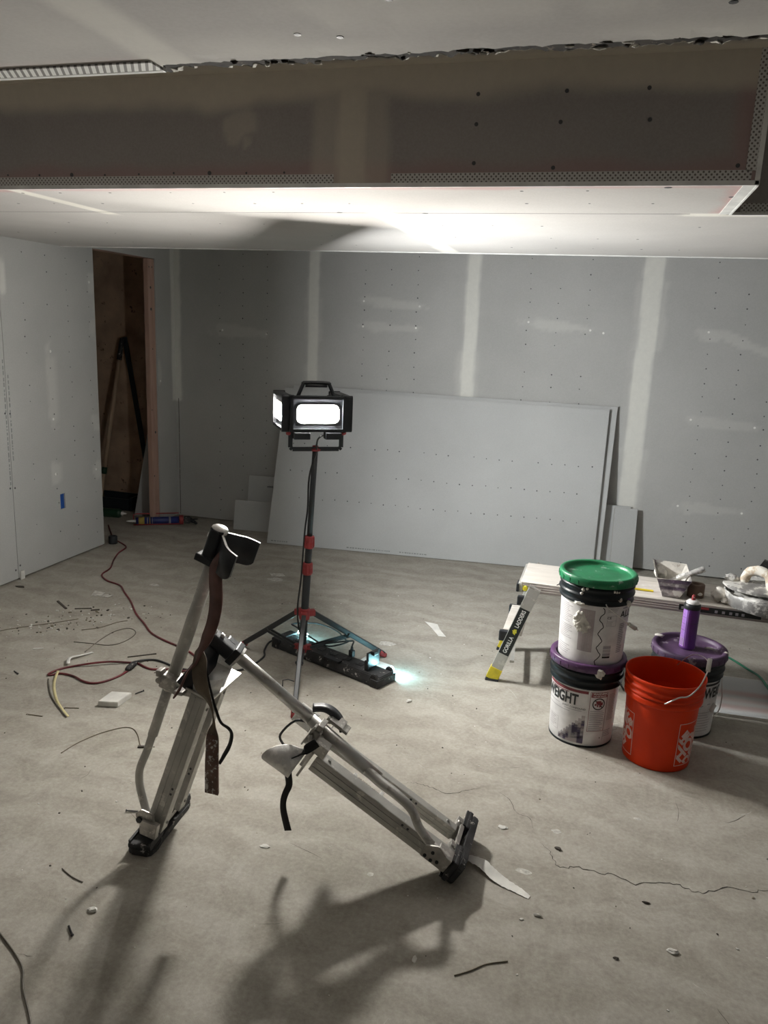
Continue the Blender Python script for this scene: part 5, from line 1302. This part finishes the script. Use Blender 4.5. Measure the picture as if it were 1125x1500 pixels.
def paper(pts, label, name='paper_scrap', m='chip'):
    b = B(); c = sum((V((q[0], q[1], 0)) for q in pts), V((0, 0, 0)))/len(pts)
    b.prism([(q[0]-c.x, q[1]-c.y) for q in pts], c+V((0, 0, .004)), V((1, 0, .03)), V((0, 1, .05)), .0015); o = b.build(name, m, None, c); return tag(o, label, 'paper scrap')
paper([(-.88,4.13),(-.80,4.11),(-.77,4.04),(-.72,3.96),(-.76,3.955),(-.82,4.05)], 'pale torn paper scrap on the floor between tripod and drywall sheets')
paper([(-2.878,3.86),(-2.85,3.78),(-2.79,3.80),(-2.80,3.85)], 'bent card scrap near the red cord, left piece', m='smear')
paper([(-2.80,3.79),(-2.74,3.79),(-2.73,3.83),(-2.78,3.83)], 'bent card scrap near the red cord, right piece', m='smear')
paper([(-2.06,4.60),(-1.97,4.62),(-1.93,4.57),(-2.02,4.55)], 'flat torn scrap on the floor left of the tripod pole', m='smear')
# uncountable crumbs
random.seed(5); b = B()
def crumb(x, y, r): 
    R = Matrix.Rotation(random.uniform(0, PI), 3, 'Z'); b.box((x, y, r*.3), (r*random.uniform(.7, 2.0), r, r*.6), R, 0, random.choice((0, 0, 1, 1, 2)))
for _ in range(130):
    u = random.random(); crumb(-2.95+.5*u+random.gauss(0, .10), 3.15+.5*u+random.gauss(0, .09), random.uniform(.003, .009))
for _ in range(260): crumb(random.uniform(-2.7, 1.0), random.uniform(1.3, 4.6), random.uniform(.0015, .0045))
o = b.build('debris', ['dark_scrap', 'chip', 'straw']); tag(o, 'scattered crumbs of gypsum and dirt over the concrete floor', 'debris', None, 'stuff')

# ------------------------------------------------------------------ camera, world, view
cam = bpy.data.cameras.new('camera'); co = bpy.data.objects.new('camera', cam); COL.objects.link(co)
def cam_basis(yaw, pitch, roll):
    f = V((math.sin(yaw)*math.cos(pitch), math.cos(yaw)*math.cos(pitch), -math.sin(pitch))); r = V((math.cos(yaw), -math.sin(yaw), 0)); u = r.cross(f)
    return r*math.cos(roll)+u*math.sin(roll), -r*math.sin(roll)+u*math.cos(roll), f
r, u, f = cam_basis(-.2717, .2313, .0438)
co.matrix_world = Matrix.Translation((0, 0, 1.6328)) @ rotm(r, u, -f).to_4x4()
cam.sensor_fit = 'AUTO'; cam.sensor_width = 36; cam.lens = 1141.25*36/1500; cam.clip_start = .02
SC.camera = co
w = bpy.data.worlds.new('world'); SC.world = w; w.use_nodes = True
w.node_tree.nodes['Background'].inputs[0].default_value = (.0, .0, .0, 1)
w.node_tree.nodes['Background'].inputs[1].default_value = 0
SC.view_settings.view_transform = 'Standard'; SC.view_settings.look = 'None'; SC.view_settings.gamma = 1; SC.view_settings.exposure = 0
SC.view_settings.use_curve_mapping = False
SC.cycles.max_bounces = 10; SC.cycles.diffuse_bounces = 8
SC.cycles.sample_clamp_indirect = 6
